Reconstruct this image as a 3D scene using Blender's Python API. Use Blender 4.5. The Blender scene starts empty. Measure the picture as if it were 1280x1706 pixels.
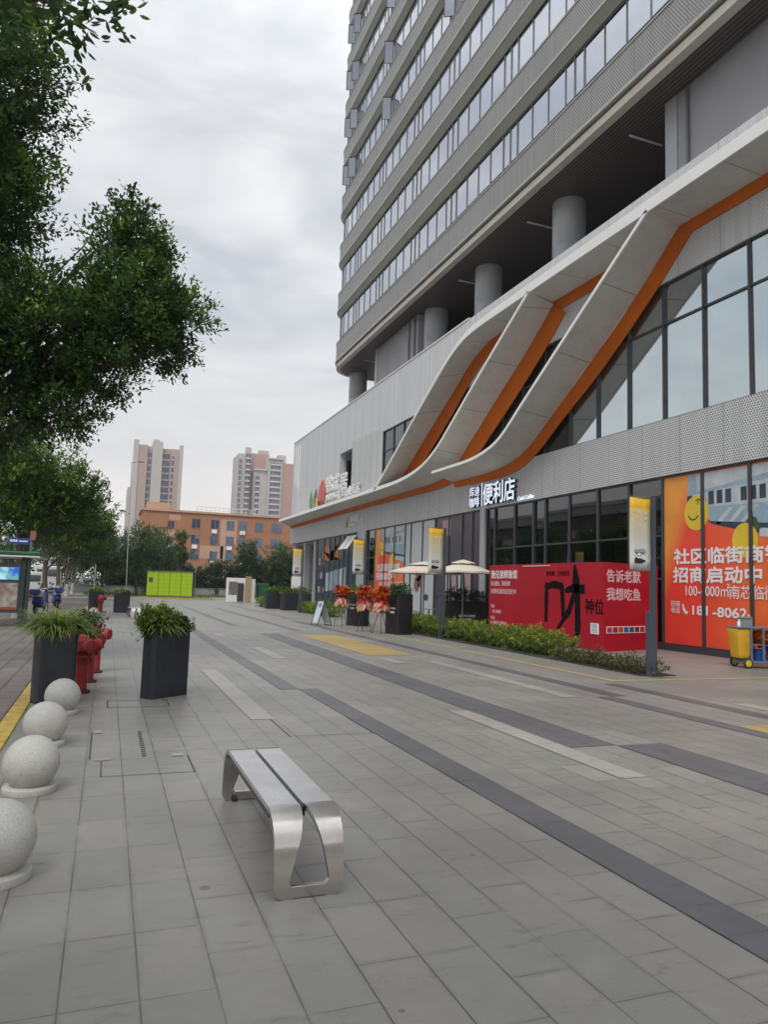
import bpy, bmesh, math, random
import numpy as np
from mathutils import Matrix, Vector
R = math.radians
SC = bpy.context.scene
COL = SC.collection

# ------------------------------------------------------------------ camera
EYE = Vector((0, 0, 1.6))
_y, _p, _r = R(20.62), R(5.85), R(1.84)
_f = Vector((math.sin(_y) * math.cos(_p), math.cos(_y) * math.cos(_p), math.sin(_p)))
_r0 = Vector((math.cos(_y), -math.sin(_y), 0)); _u0 = _r0.cross(_f)
_rt = math.cos(_r) * _r0 + math.sin(_r) * _u0
_up = -math.sin(_r) * _r0 + math.cos(_r) * _u0
cd = bpy.data.cameras.new('camera'); cam = bpy.data.objects.new('camera', cd); COL.objects.link(cam)
cd.sensor_fit = 'VERTICAL'; cd.sensor_height = 36.0; cd.lens = 1210 / 1706 * 36.0
cd.clip_start = 0.05; cd.clip_end = 6000
cam.matrix_world = Matrix(((_rt.x, _up.x, -_f.x, EYE.x), (_rt.y, _up.y, -_f.y, EYE.y), (_rt.z, _up.z, -_f.z, EYE.z), (0, 0, 0, 1)))
SC.camera = cam

# ------------------------------------------------------------------ light
SUN_EL, SUN_AZ = R(52), R(212)      # azimuth clockwise from +Y: behind and left of the camera
SC.view_settings.view_transform = 'Standard'; SC.view_settings.look = 'None'
SC.view_settings.exposure = 0.16; SC.view_settings.gamma = 1.0
w = bpy.data.worlds.new('World'); SC.world = w; w.use_nodes = True
nt = w.node_tree; N = nt.nodes; L = nt.links
for n in list(N): N.remove(n)
out = N.new('ShaderNodeOutputWorld'); bg = N.new('ShaderNodeBackground'); L.new(bg.outputs[0], out.inputs[0])
bg.inputs['Strength'].default_value = 0.1
sky = N.new('ShaderNodeTexSky'); sky.sky_type = 'NISHITA'; sky.sun_disc = False
sky.sun_elevation = SUN_EL; sky.sun_rotation = SUN_AZ; sky.air_density = 1.0; sky.dust_density = 3.0
tc = N.new('ShaderNodeTexCoord')
sep = N.new('ShaderNodeSeparateXYZ'); L.new(tc.outputs['Generated'], sep.inputs[0])
mp = N.new('ShaderNodeMapping'); mp.inputs['Scale'].default_value = (1.0, 1.3, 2.6); mp.inputs['Rotation'].default_value = (0.3, 0.2, 0.5)
L.new(tc.outputs['Generated'], mp.inputs[0])
n1 = N.new('ShaderNodeTexNoise'); n1.inputs['Scale'].default_value = 3.6; n1.inputs['Detail'].default_value = 8; n1.inputs['Roughness'].default_value = 0.52; n1.inputs['Distortion'].default_value = 0.5
L.new(mp.outputs[0], n1.inputs['Vector'])
cr = N.new('ShaderNodeValToRGB'); cr.color_ramp.elements[0].position = 0.34; cr.color_ramp.elements[1].position = 0.66
cr.color_ramp.elements[0].color = (5.6, 5.95, 6.5, 1); cr.color_ramp.elements[1].color = (8.7, 8.8, 8.85, 1)
L.new(n1.outputs['Fac'], cr.inputs[0])
# brighter towards the zenith as under a real overcast, a touch warmer and lighter by the horizon
rz = N.new('ShaderNodeMapRange'); rz.inputs[1].default_value = 0.55; rz.inputs[2].default_value = 1.0; rz.inputs[3].default_value = 1.0; rz.inputs[4].default_value = 2.1
L.new(sep.outputs['Z'], rz.inputs[0])
vm = N.new('ShaderNodeVectorMath'); vm.operation = 'SCALE'; L.new(cr.outputs[0], vm.inputs[0]); L.new(rz.outputs[0], vm.inputs['Scale'])
hr = N.new('ShaderNodeMapRange'); hr.inputs[1].default_value = 0.03; hr.inputs[2].default_value = 0.34; hr.inputs[3].default_value = 0.7; hr.inputs[4].default_value = 0.0
L.new(sep.outputs['Z'], hr.inputs[0])
hm = N.new('ShaderNodeMixRGB'); hm.inputs[2].default_value = (9.2, 8.6, 8.0, 1); L.new(hr.outputs[0], hm.inputs[0]); L.new(vm.outputs[0], hm.inputs[1])
mx = N.new('ShaderNodeMixRGB'); mx.inputs[0].default_value = 0.94; L.new(sky.outputs[0], mx.inputs[1]); L.new(hm.outputs[0], mx.inputs[2])
L.new(mx.outputs[0], bg.inputs['Color'])
sl = bpy.data.lights.new('sun', 'SUN'); sl.energy = 1.5; sl.angle = R(22); sl.color = (1.0, 0.97, 0.92)
so = bpy.data.objects.new('sun', sl); COL.objects.link(so)
_sd = Vector((math.sin(SUN_AZ) * math.cos(SUN_EL), math.cos(SUN_AZ) * math.cos(SUN_EL), math.sin(SUN_EL)))
so.rotation_euler = (-_sd).to_track_quat('-Z', 'Y').to_euler()

# ------------------------------------------------------------------ materials
def nodes(name):
    m = bpy.data.materials.new(name); m.use_nodes = True
    n = m.node_tree.nodes; return m, n, m.node_tree.links, n['Principled BSDF']

def mix(n, l, a, b, fac, mode='MIX'):
    x = n.new('ShaderNodeMixRGB'); x.blend_type = mode
    for i, v in ((0, fac), (1, a), (2, b)):
        if hasattr(v, 'links') or hasattr(v, 'is_linked'): l.new(v, x.inputs[i])
        elif isinstance(v, (int, float)): x.inputs[i].default_value = v
        else: x.inputs[i].default_value = (*v, 1)
    return x.outputs[0]

def mth(n, l, op, a, b=None, c=None):
    x = n.new('ShaderNodeMath'); x.operation = op
    for i, v in enumerate((a, b, c)):
        if v is None: continue
        if isinstance(v, (int, float)): x.inputs[i].default_value = v
        else: l.new(v, x.inputs[i])
    return x.outputs[0]

def noise(n, l, scale, detail=4, vec=None, rough=0.55):
    x = n.new('ShaderNodeTexNoise'); x.inputs['Scale'].default_value = scale; x.inputs['Detail'].default_value = detail; x.inputs['Roughness'].default_value = rough
    if vec is None:
        t = n.new('ShaderNodeTexCoord'); vec = t.outputs['Object']
    l.new(vec, x.inputs['Vector']); return x.outputs['Fac']

def ramp(n, l, fac, p0, p1, c0=(0, 0, 0), c1=(1, 1, 1)):
    x = n.new('ShaderNodeValToRGB'); e = x.color_ramp.elements
    e[0].position = p0; e[1].position = p1; e[0].color = (*c0, 1); e[1].color = (*c1, 1)
    l.new(fac, x.inputs[0]); return x.outputs[0]

def bump(n, l, b, h, strength=0.2, dist=0.01):
    x = n.new('ShaderNodeBump'); x.inputs['Strength'].default_value = strength; x.inputs['Distance'].default_value = dist
    l.new(h, x.inputs['Height']); l.new(x.outputs[0], b.inputs['Normal'])

def pm(name, col, rough=0.5, metal=0.0, var=0.18, scale=6.0, bmp=0.0, spec=0.5, coat=0.0):
    """painted or plain material: base colour with soft wear, grime and roughness variation"""
    m, n, l, b = nodes(name)
    f = noise(n, l, scale, 5); g = noise(n, l, scale * 7, 3)
    c = mix(n, l, col, tuple(x * (1 - var) for x in col), ramp(n, l, f, 0.35, 0.7))
    c = mix(n, l, c, tuple(min(1, x * (1 + var * .6)) for x in col), mth(n, l, 'MULTIPLY', ramp(n, l, g, 0.5, 0.8), 0.5))
    l.new(c, b.inputs['Base Color'])
    l.new(mth(n, l, 'MULTIPLY_ADD', f, 0.25, max(0.02, rough - 0.12)), b.inputs['Roughness'])
    b.inputs['Metallic'].default_value = metal; b.inputs['Specular IOR Level'].default_value = spec
    if coat: b.inputs['Coat Weight'].default_value = coat
    if bmp: bump(n, l, b, g, bmp)
    return m

def glassm(name, tint, refl, rough=0.02):
    """coated reflective window glass"""
    m, n, l, b = nodes(name)
    b.inputs['Metallic'].default_value = refl; b.inputs['Roughness'].default_value = rough
    f = noise(n, l, 0.7, 2)
    l.new(mix(n, l, tint, tuple(x * 0.86 for x in tint), f), b.inputs['Base Color'])
    bump(n, l, b, noise(n, l, 0.5, 1), 0.02, 0.02)
    return m

def clearglass(name, tint=(0.35, 0.4, 0.4)):
    m, n, l, b = nodes(name)
    g = n.new('ShaderNodeBsdfGlossy'); g.inputs['Roughness'].default_value = 0.015; g.inputs['Color'].default_value = (0.95, 0.97, 1, 1)
    t = n.new('ShaderNodeBsdfTransparent'); t.inputs['Color'].default_value = (*tint, 1)
    fr = n.new('ShaderNodeFresnel'); fr.inputs['IOR'].default_value = 1.95
    x = n.new('ShaderNodeMixShader'); l.new(fr.outputs[0], x.inputs[0]); l.new(t.outputs[0], x.inputs[1]); l.new(g.outputs[0], x.inputs[2])
    l.new(x.outputs[0], n['Material Output'].inputs[0]); return m

def perfm(name, col, pitch, hole=0.3, dark=(0.05, 0.05, 0.055), panel=1.63, metal=0.0, rough=0.5):
    """perforated metal sheet: staggered round holes, faint panel joints and vertical rain streaks"""
    m, n, l, b = nodes(name)
    t = n.new('ShaderNodeTexCoord'); s = n.new('ShaderNodeSeparateXYZ'); l.new(t.outputs['Object'], s.inputs[0])
    u = mth(n, l, 'ADD', s.outputs['X'], s.outputs['Y']); v = s.outputs['Z']
    uu = mth(n, l, 'DIVIDE', u, pitch); vv = mth(n, l, 'DIVIDE', v, pitch * 0.8)
    row = mth(n, l, 'FLOOR', vv); uu = mth(n, l, 'ADD', uu, mth(n, l, 'MULTIPLY', row, 0.5))
    du = mth(n, l, 'SUBTRACT', mth(n, l, 'FRACT', uu), 0.5); dv = mth(n, l, 'MULTIPLY', mth(n, l, 'SUBTRACT', mth(n, l, 'FRACT', vv), 0.5), 0.8)
    d = mth(n, l, 'SQRT', mth(n, l, 'ADD', mth(n, l, 'MULTIPLY', du, du), mth(n, l, 'MULTIPLY', dv, dv)))
    h = mth(n, l, 'LESS_THAN', d, hole)
    pu = mth(n, l, 'FRACT', mth(n, l, 'DIVIDE', u, panel)); pl = mth(n, l, 'LESS_THAN', pu, 0.012)
    mpn = n.new('ShaderNodeMapping'); mpn.inputs['Scale'].default_value = (3, 3, 0.12); l.new(t.outputs['Object'], mpn.inputs[0])
    st = noise(n, l, 1.2, 5, mpn.outputs[0])
    c = mix(n, l, col, tuple(x * 0.80 for x in col), ramp(n, l, st, 0.42, 0.68))
    wn = n.new('ShaderNodeTexWhiteNoise'); wn.noise_dimensions = '1D'; l.new(mth(n, l, 'FLOOR', mth(n, l, 'DIVIDE', u, panel)), wn.inputs['W'])
    c = mix(n, l, c, tuple(x * 0.9 for x in col), mth(n, l, 'MULTIPLY', wn.outputs[0], 0.6))
    c = mix(n, l, c, tuple(x * 0.45 for x in col), pl)
    c = mix(n, l, c, dark, h)
    l.new(c, b.inputs['Base Color']); b.inputs['Roughness'].default_value = rough; b.inputs['Metallic'].default_value = metal
    return m

def pavem(name, cols, sx=0.2915, sy=0.565, ox=-0.07, oy=2.50, joint=0.0038, jd=0.34, rough=0.43, long_left=True, stain=1.0):
    """stone slab paving: every slab its own tone, thin joints, stains, scuffs"""
    m, n, l, b = nodes(name)
    t = n.new('ShaderNodeTexCoord'); s = n.new('ShaderNodeSeparateXYZ'); l.new(t.outputs['Object'], s.inputs[0])
    x = mth(n, l, 'SUBTRACT', s.outputs['X'], ox); y = mth(n, l, 'SUBTRACT', s.outputs['Y'], oy)
    xi = mth(n, l, 'DIVIDE', x, sx); ix = mth(n, l, 'FLOOR', xi)
    wr = n.new('ShaderNodeTexWhiteNoise'); wr.noise_dimensions = '1D'; l.new(ix, wr.inputs['W'])
    yi = mth(n, l, 'DIVIDE', y, sy)
    # every other strip is laid half a slab on
    off = mth(n, l, 'MULTIPLY', mth(n, l, 'GREATER_THAN', wr.outputs[0], 0.62), 0.5)
    yi = mth(n, l, 'ADD', yi, off)
    iy = mth(n, l, 'FLOOR', yi)
    fx = mth(n, l, 'FRACT', xi); fy = mth(n, l, 'FRACT', yi)
    ex = mth(n, l, 'MULTIPLY', mth(n, l, 'MINIMUM', fx, mth(n, l, 'SUBTRACT', 1, fx)), sx)
    ey = mth(n, l, 'MULTIPLY', mth(n, l, 'MINIMUM', fy, mth(n, l, 'SUBTRACT', 1, fy)), sy)
    cv = n.new('ShaderNodeCombineXYZ'); l.new(ix, cv.inputs[0]); l.new(iy, cv.inputs[1])
    wn = n.new('ShaderNodeTexWhiteNoise'); wn.noise_dimensions = '2D'; l.new(cv.outputs[0], wn.inputs['Vector'])
    wc = n.new('ShaderNodeSeparateColor'); l.new(wn.outputs['Color'], wc.inputs[0])
    big = noise(n, l, 0.55, 6); mid = noise(n, l, 3.5, 6, None, 0.65); fine = noise(n, l, 60, 3, None, 0.7); grit = noise(n, l, 260, 2)
    c = mix(n, l, cols[0], cols[1], wc.outputs[0])
    c = mix(n, l, c, cols[2], mth(n, l, 'MULTIPLY', wc.outputs[1], 0.75))
    tint = noise(n, l, 1.3, 4); c = mix(n, l, c, tuple(v * f for v, f in zip(cols[1], (1.0, .97, .93))), mth(n, l, 'MULTIPLY', ramp(n, l, tint, .5, .62), .4))
    c = mix(n, l, c, tuple(v * 0.80 for v in cols[0]), mth(n, l, 'MULTIPLY', ramp(n, l, big, 0.4, 0.66), 0.95 * stain))
    c = mix(n, l, c, tuple(v * 1.12 for v in cols[1]), mth(n, l, 'MULTIPLY', ramp(n, l, mid, 0.52, 0.75), 0.45))
    c = mix(n, l, c, tuple(v * 0.72 for v in cols[0]), mth(n, l, 'MULTIPLY', ramp(n, l, fine, 0.55, 0.8), 0.35))
    c = mix(n, l, c, tuple(v * 0.7 for v in cols[0]), mth(n, l, 'MULTIPLY', ramp(n, l, grit, 0.55, 0.75), 0.25))
    # small dark spots and scuffs
    mpn = n.new('ShaderNodeMapping'); mpn.inputs['Scale'].default_value = (2.0, 5.5, 1); mpn.inputs['Rotation'].default_value = (0, 0, 0.5); l.new(t.outputs['Object'], mpn.inputs[0])
    sp = noise(n, l, 1.6, 5, mpn.outputs[0], 0.75)
    c = mix(n, l, c, tuple(v * 0.5 for v in cols[0]), mth(n, l, 'MULTIPLY', ramp(n, l, sp, 0.57, 0.70), 0.70 * stain))
    gum = n.new('ShaderNodeTexVoronoi'); gum.inputs['Scale'].default_value = 2.3; l.new(t.outputs['Object'], gum.inputs['Vector'])
    gr = n.new('ShaderNodeTexWhiteNoise'); gr.noise_dimensions = '3D'; l.new(gum.outputs['Position'], gr.inputs['Vector'])
    gs = mth(n, l, 'MULTIPLY', mth(n, l, 'LESS_THAN', mth(n, l, 'ADD', gum.outputs['Distance'], mth(n, l, 'MULTIPLY', fine, .03)), mth(n, l, 'MULTIPLY', gr.outputs[0], .085)), mth(n, l, 'GREATER_THAN', gr.outputs[0], .45))
    c = mix(n, l, c, tuple(v * 0.42 for v in cols[0]), mth(n, l, 'MULTIPLY', gs, .7 * stain))
    dj = mth(n, l, 'SUBTRACT', 1, ramp(n, l, mth(n, l, 'MINIMUM', ex, ey), .0, .03)); c = mix(n, l, c, tuple(v * 0.66 for v in cols[0]), mth(n, l, 'MULTIPLY', dj, mth(n, l, 'MULTIPLY', ramp(n, l, mid, .42, .62), .75)))
    jn = noise(n, l, 2.2, 3)
    jx = mth(n, l, 'LESS_THAN', ex, mth(n, l, 'MULTIPLY', joint, 1.0)); 
    jy = mth(n, l, 'MULTIPLY', mth(n, l, 'LESS_THAN', ey, joint * 0.6), ramp(n, l, jn, 0.42, 0.52))
    xs = mth(n, l, 'MULTIPLY', jx, mth(n, l, 'MULTIPLY_ADD', ramp(n, l, noise(n, l, 1.1, 3), 0.36, 0.55), 0.75, 0.25))
    j = mth(n, l, 'MAXIMUM', xs, jy)
    c = mix(n, l, c, tuple(v * jd for v in cols[0]), j)
    l.new(c, b.inputs['Base Color'])
    l.new(mth(n, l, 'MULTIPLY_ADD', mid, 0.3, rough - 0.14), b.inputs['Roughness'])
    hgt = mth(n, l, 'SUBTRACT', mth(n, l, 'MULTIPLY', fine, 0.3), j)
    tilt = mth(n, l, 'MULTIPLY_ADD', wc.outputs[2], 0.3, hgt)
    b.inputs['Specular IOR Level'].default_value = 0.62
    bump(n, l, b, tilt, 0.35, 0.004)
    return m

def leafm(name, dark, light, young, trans=0.25):
    m, n, l, b = nodes(name)
    a = n.new('ShaderNodeAttribute'); a.attribute_name = 'tone'
    c = n.new('ShaderNodeValToRGB'); e = c.color_ramp.elements
    e[0].position = 0.0; e[0].color = (*dark, 1); e[1].position = 1.0; e[1].color = (*young, 1)
    q = e.new(0.6); q.color = (*light, 1)
    l.new(a.outputs['Fac'], c.inputs[0]); l.new(c.outputs[0], b.inputs['Base Color'])
    b.inputs['Roughness'].default_value = 0.42; b.inputs['Specular IOR Level'].default_value = 0.35
    tr = n.new('ShaderNodeBsdfTranslucent'); l.new(c.outputs[0], tr.inputs['Color'])
    x = n.new('ShaderNodeMixShader'); x.inputs[0].default_value = trans
    l.new(b.outputs[0], x.inputs[1]); l.new(tr.outputs[0], x.inputs[2]); l.new(x.outputs[0], n['Material Output'].inputs[0])
    return m

def barkm(name, col):
    m, n, l, b = nodes(name)
    t = n.new('ShaderNodeTexCoord'); mpn = n.new('ShaderNodeMapping'); mpn.inputs['Scale'].default_value = (9, 9, 1.6); l.new(t.outputs['Object'], mpn.inputs[0])
    f = noise(n, l, 1.5, 6, mpn.outputs[0], 0.65)
    l.new(mix(n, l, col, tuple(v * 0.4 for v in col), ramp(n, l, f, 0.38, 0.65)), b.inputs['Base Color'])
    b.inputs['Roughness'].default_value = 0.85; bump(n, l, b, f, 0.5, 0.02); return m

M = {}
M['pave'] = pavem('grey_stone_paving', ((0.240, 0.231, 0.210), (0.300, 0.279, 0.256), (0.214, 0.228, 0.203)))
M['pave_dark'] = pavem('dark_stone_paving', ((0.115, 0.116, 0.126), (0.125, 0.133, 0.142), (0.142, 0.124, 0.136)))
M['pave_pale'] = pavem('pale_stone_paving', ((0.36, 0.33, 0.285), (0.39, 0.37, 0.335), (0.34, 0.33, 0.30)))
M['pave_yellow'] = pavem('worn_yellow_paving', ((0.44, 0.31, 0.09), (0.47, 0.35, 0.12), (0.37, 0.30, 0.14)))
M['sidewalk'] = pavem('brown_paver_bricks', ((0.175, 0.150, 0.135), (0.22, 0.185, 0.17), (0.14, 0.125, 0.118)), sx=0.3, sy=0.6, ox=-1.0, oy=0, joint=0.014, jd=0.3, rough=0.75)
M['kerb_yellow'] = pm('worn_yellow_kerb_paint', (0.58, 0.40, 0.09), 0.65, var=0.4, scale=9, bmp=0.1)
M['kerb_black'] = pm('black_kerb_paint', (0.05, 0.05, 0.05), 0.7)
M['line_yellow'] = pm('yellow_tile_line', (0.62, 0.48, 0.16), 0.65, var=0.35, scale=5)
M['asphalt'] = pm('asphalt', (0.07, 0.07, 0.072), 0.85, var=0.4, scale=3, bmp=0.3)
M['road_pale'] = pm('worn_pale_road', (0.27, 0.265, 0.25), 0.8, var=0.3, scale=1.2, bmp=0.2)
M['ground'] = pm('bare_ground', (0.16, 0.15, 0.13), 0.9, var=0.4, scale=0.3)
M['joint'] = pm('cover_joint', (0.085, 0.083, 0.08), 0.8, var=0.5, scale=9)
M['white_paint'] = pm('white_road_paint', (0.7, 0.7, 0.68), 0.7, var=0.3)

# ------------------------------------------------------------------ building blocks
def tag(o, label=None, cat=None, group=None, kind=None):
    if label: o['label'] = label
    if cat: o['category'] = cat
    if group: o['group'] = group
    if kind: o['kind'] = kind
    return o

def thing(name, loc, label, cat, group=None, rz=0.0):
    o = bpy.data.objects.new(name, None); COL.objects.link(o); o.empty_display_size = 0.2
    o.location = loc; o.rotation_euler = (0, 0, rz); return tag(o, label, cat, group)

def copy_tree(o, parent=None):
    c = o.copy(); COL.objects.link(c)
    if parent is not None: c.parent = parent
    for ch in [k for k in bpy.data.objects if k.parent == o]: copy_tree(ch, c)
    return c

class MB:
    def __init__(s, off=(0, 0, 0)): s.v = []; s.f = []; s.o = Vector(off)
    def add(s, vs, fs):
        k = len(s.v); s.v += [tuple(Vector(p) - s.o) for p in vs]; s.f += [tuple(i + k for i in f) for f in fs]; return s
    def box(s, x0, x1, y0, y1, z0, z1, top=1.0, ang=0.0, c=None):
        """axis box; top scales the upper face about its middle; ang turns it about c (default its middle)"""
        mx_, my = (x0 + x1) / 2, (y0 + y1) / 2; P = []
        for z, k in ((z0, 1.0), (z1, top)):
            for x, y in ((x0, y0), (x1, y0), (x1, y1), (x0, y1)):
                P.append([mx_ + (x - mx_) * k, my + (y - my) * k, z])
        if ang:
            cx, cy = c or (mx_, my); ca, sa = math.cos(ang), math.sin(ang)
            P = [[cx + (p[0] - cx) * ca - (p[1] - cy) * sa, cy + (p[0] - cx) * sa + (p[1] - cy) * ca, p[2]] for p in P]
        return s.add(P, [(3, 2, 1, 0), (4, 5, 6, 7), (0, 1, 5, 4), (1, 2, 6, 5), (2, 3, 7, 6), (3, 0, 4, 7)])
    def quad(s, a, b, c, d): return s.add([a, b, c, d], [(0, 1, 2, 3)])
    def tube(s, pts, rad, n=10, cap=True):
        pts = [Vector(p) for p in pts]; m = len(pts)
        rad = rad if isinstance(rad, (list, tuple)) else [rad] * m
        vs = []; up = None
        for i, p in enumerate(pts):
            d = (pts[min(i + 1, m - 1)] - pts[max(i - 1, 0)]).normalized()
            if up is None: up = d.orthogonal().normalized()
            else: up = (up - d * up.dot(d)).normalized()
            w_ = d.cross(up)
            for k in range(n):
                a = 2 * math.pi * k / n; vs.append(p + (up * math.cos(a) + w_ * math.sin(a)) * rad[i])
        fs = [(i * n + k, i * n + (k + 1) % n, (i + 1) * n + (k + 1) % n, (i + 1) * n + k) for i in range(m - 1) for k in range(n)]
        if cap: fs += [tuple(range(n))[::-1], tuple((m - 1) * n + k for k in range(n))]
        return s.add(vs, fs)
    def lathe(s, prof, c=(0, 0, 0), n=24, axis='Z'):
        vs = []
        for r, z in prof:
            for k in range(n):
                a = 2 * math.pi * k / n; p = (r * math.cos(a), r * math.sin(a), z)
                if axis == 'X': p = (p[2], p[0], p[1])
                if axis == 'Y': p = (p[1], p[2], p[0])
                vs.append((c[0] + p[0], c[1] + p[1], c[2] + p[2]))
        m = len(prof)
        fs = [(i * n + k, i * n + (k + 1) % n, (i + 1) * n + (k + 1) % n, (i + 1) * n + k) for i in range(m - 1) for k in range(n)]
        fs += [tuple(range(n))[::-1], tuple((m - 1) * n + k for k in range(n))]
        return s.add(vs, fs)
    def prism(s, poly, z0, z1, top=1.0, c=None):
        n = len(poly); cx, cy = c or (sum(p[0] for p in poly) / n, sum(p[1] for p in poly) / n)
        vs = [(x, y, z0) for x, y in poly] + [(cx + (x - cx) * top, cy + (y - cy) * top, z1) for x, y in poly]
        return s.add(vs, [tuple(range(n))[::-1], tuple(range(n, 2 * n))] + [(i, (i + 1) % n, n + (i + 1) % n, n + i) for i in range(n)])
    def sheet(s, poly3, nrm, t):
        """flat polygon (3-D points) given thickness t along -nrm"""
        n = len(poly3); nv = Vector(nrm) * t
        vs = [Vector(p) for p in poly3] + [Vector(p) - nv for p in poly3]
        return s.add(vs, [tuple(range(n)), tuple(range(n, 2 * n))[::-1]] + [(i, n + i, n + (i + 1) % n, (i + 1) % n) for i in range(n)])
    def loft(s, rings, closed=True, cap=True):
        n = len(rings[0]); vs = [p for r in rings for p in r]; m = len(rings)
        fs = [(i * n + k, i * n + (k + 1) % n, (i + 1) * n + (k + 1) % n, (i + 1) * n + k) for i in range(m - 1) for k in range(n if closed else n - 1)]
        if cap and closed: fs += [tuple(range(n))[::-1], tuple((m - 1) * n + k for k in range(n))]
        return s.add(vs, fs)
    def build(s, name, mat, parent=None, smooth=False, bevel=0.0, label=None, seg=2, fix=True):
        me = bpy.data.meshes.new(name); me.from_pydata(s.v, [], s.f); me.materials.append(mat)
        if fix or bevel:
            bm = bmesh.new(); bm.from_mesh(me); bmesh.ops.recalc_face_normals(bm, faces=bm.faces)
            if bevel:
                es = [e for e in bm.edges if len(e.link_faces) == 2 and e.calc_face_angle(0) > 0.5]
                bmesh.ops.bevel(bm, geom=es, offset=bevel, segments=seg, affect='EDGES', profile=0.5, clamp_overlap=True)
            bm.to_mesh(me); bm.free()
        if smooth:
            me.polygons.foreach_set('use_smooth', [True] * len(me.polygons))
            try: me.set_sharp_from_angle(angle=R(38))
            except Exception: pass
        o = bpy.data.objects.new(name, me); COL.objects.link(o)
        if parent is not None: o.parent = parent
        if label: o['label'] = label
        return o

def rrect(w, d, r, n=5):
    P = []
    for cx, cy, a0 in ((w / 2 - r, d / 2 - r, 0), (-w / 2 + r, d / 2 - r, 90), (-w / 2 + r, -d / 2 + r, 180), (w / 2 - r, -d / 2 + r, 270)):
        for k in range(n + 1):
            a = R(a0 + 90 * k / n); P.append((cx + r * math.cos(a), cy + r * math.sin(a)))
    return P

FX = ((0, 0, -1), (-1, 0, 0), (0, 1, 0))    # writing on a wall that faces -X: columns are right, up, out
FY = ((1, 0, 0), (0, 0, -1), (0, 1, 0))     # writing on a wall that faces -Y
def writing(name, body, size, loc, face, mat, parent=None, depth=0.004, bold=0.0, width=1.0, align='LEFT', spacing=1.0, off=(0, 0, 0), label=None, skew=0.0):
    c = bpy.data.curves.new(name, 'FONT'); c.body = body; c.size = size; c.extrude = depth
    c.align_x = align; c.space_character = spacing; c.shear = skew; c.resolution_u = 3
    t = bpy.data.objects.new(name, c); COL.objects.link(t)
    dg = bpy.context.evaluated_depsgraph_get(); me = bpy.data.meshes.new_from_object(t.evaluated_get(dg))
    bpy.data.objects.remove(t); bpy.data.curves.remove(c)
    F = Matrix(((face[0][0], face[0][1], face[0][2], 0), (face[1][0], face[1][1], face[1][2], 0), (face[2][0], face[2][1], face[2][2], 0), (0, 0, 0, 1)))
    if bold:        # a heavier face: the strokes repeated a hair apart, each copy a hair proud of the last
        bm = bmesh.new(); s_ = bold * size
        for i, (dx, dy) in enumerate(((0, 0), (-s_, 0), (s_, 0), (0, s_), (0, -s_), (-s_ * .7, s_ * .7), (s_ * .7, -s_ * .7), (s_ * .7, s_ * .7), (-s_ * .7, -s_ * .7))):
            me.transform(Matrix.Translation((dx / width, dy, i * .0004))); bm.from_mesh(me); me.transform(Matrix.Translation((-dx / width, -dy, -i * .0004)))
        bm.to_mesh(me); bm.free()
    me.transform(Matrix.Translation(Vector(loc) - Vector(off)) @ F @ Matrix.Diagonal((width, 1, 1, 1)))
    me.materials.clear(); me.materials.append(mat)
    o = bpy.data.objects.new(name, me); COL.objects.link(o)
    if parent is not None: o.parent = parent
    if label: o['label'] = label
    return o

def structure(o): return tag(o, kind='structure')

# ------------------------------------------------------------------ ground
def flat(name, mat, x0, x1, y0, y1, z, th=0.0):
    m = MB()
    if th: m.box(x0, x1, y0, y1, z - th, z)
    else: m.quad((x0, y0, z), (x1, y0, z), (x1, y1, z), (x0, y1, z))
    return structure(m.build(name, mat))
flat('ground', M['ground'], -900, 1200, -300, 1500, -0.15)
flat('plaza_pavement', M['pave'], -0.80, 30, -12, 60.5, 0.0, 0.14)
flat('road', M['asphalt'], -14, -4.3, -40, 300, -0.135)
flat('cross_road', M['road_pale'], -4.2, 40, 60.6, 66.6, -0.02, 0.10)
flat('far_pavement', M['road_pale'], -4.2, 40, 66.7, 80, 0.0, 0.12)
flat('sidewalk', M['sidewalk'], -4.2, -0.98, -12, 60.5, -0.012, 0.12)
kb = MB()
for i in range(60):
    kb.box(-0.975, -0.805, -10 + i * 1.0 + 0.006, -9 + i * 1.0 - 0.006, -0.13, 0.018)
structure(kb.build('kerb', M['kerb_yellow'], bevel=0.012))
kb = MB()
for i in range(70): kb.box(-4.30, -4.205, -10 + i, -9.01 + i, -0.14, 0.02)
structure(kb.build('road_kerb', M['road_pale'], bevel=0.01))

def band(mat, rects, z=0.004, nm='paving_band'):
    m = MB()
    for x0, x1, y0, y1 in rects: m.quad((x0, y0, z), (x1, y0, z), (x1, y1, z), (x0, y1, z))
    return structure(m.build(nm, mat))
px_ = lambda i: -0.07 + 0.2915 * i
S = lambda i, j, y0, y1: (px_(i), px_(j), y0, y1)
band(M['pave_dark'], [S(10, 11, -4, 11.0), S(9, 10, 11.0, 30.0), S(18, 20, -3, 6.5), S(16, 18, 6.52, 23.0), S(25, 26, 2.5, 9.55), S(26, 27, 9.55, 31.0), S(29, 30, 2.0, 10.9), S(21, 22, 24.5, 44.0), S(15, 16, 27, 46), S(7, 8, 31, 52), S(27, 28, 33, 50)])
band(M['pave_pale'], [S(15, 16, 5.35, 8.8), S(6, 7, 8.66, 13.6), S(23, 24, 9.6, 14.8), S(12, 13, 15.5, 18.2), S(20, 21, 14.4, 15.4), S(11, 12, 21.8, 23.0), S(31, 32, 4.5, 8.6)])
band(M['pave_yellow'], [S(20, 24, 16.1, 22.5), S(26, 28, 5.4, 7.1)])
ml = MB()
ml.quad((8.82, 11.22, .006), (8.90, 11.22, .006), (8.90, 46, .006), (8.82, 46, .006)); ml.quad((8.90, 11.19, .006), (15.4, 11.19, .006), (15.4, 11.27, .006), (8.90, 11.27, .006))
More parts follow.
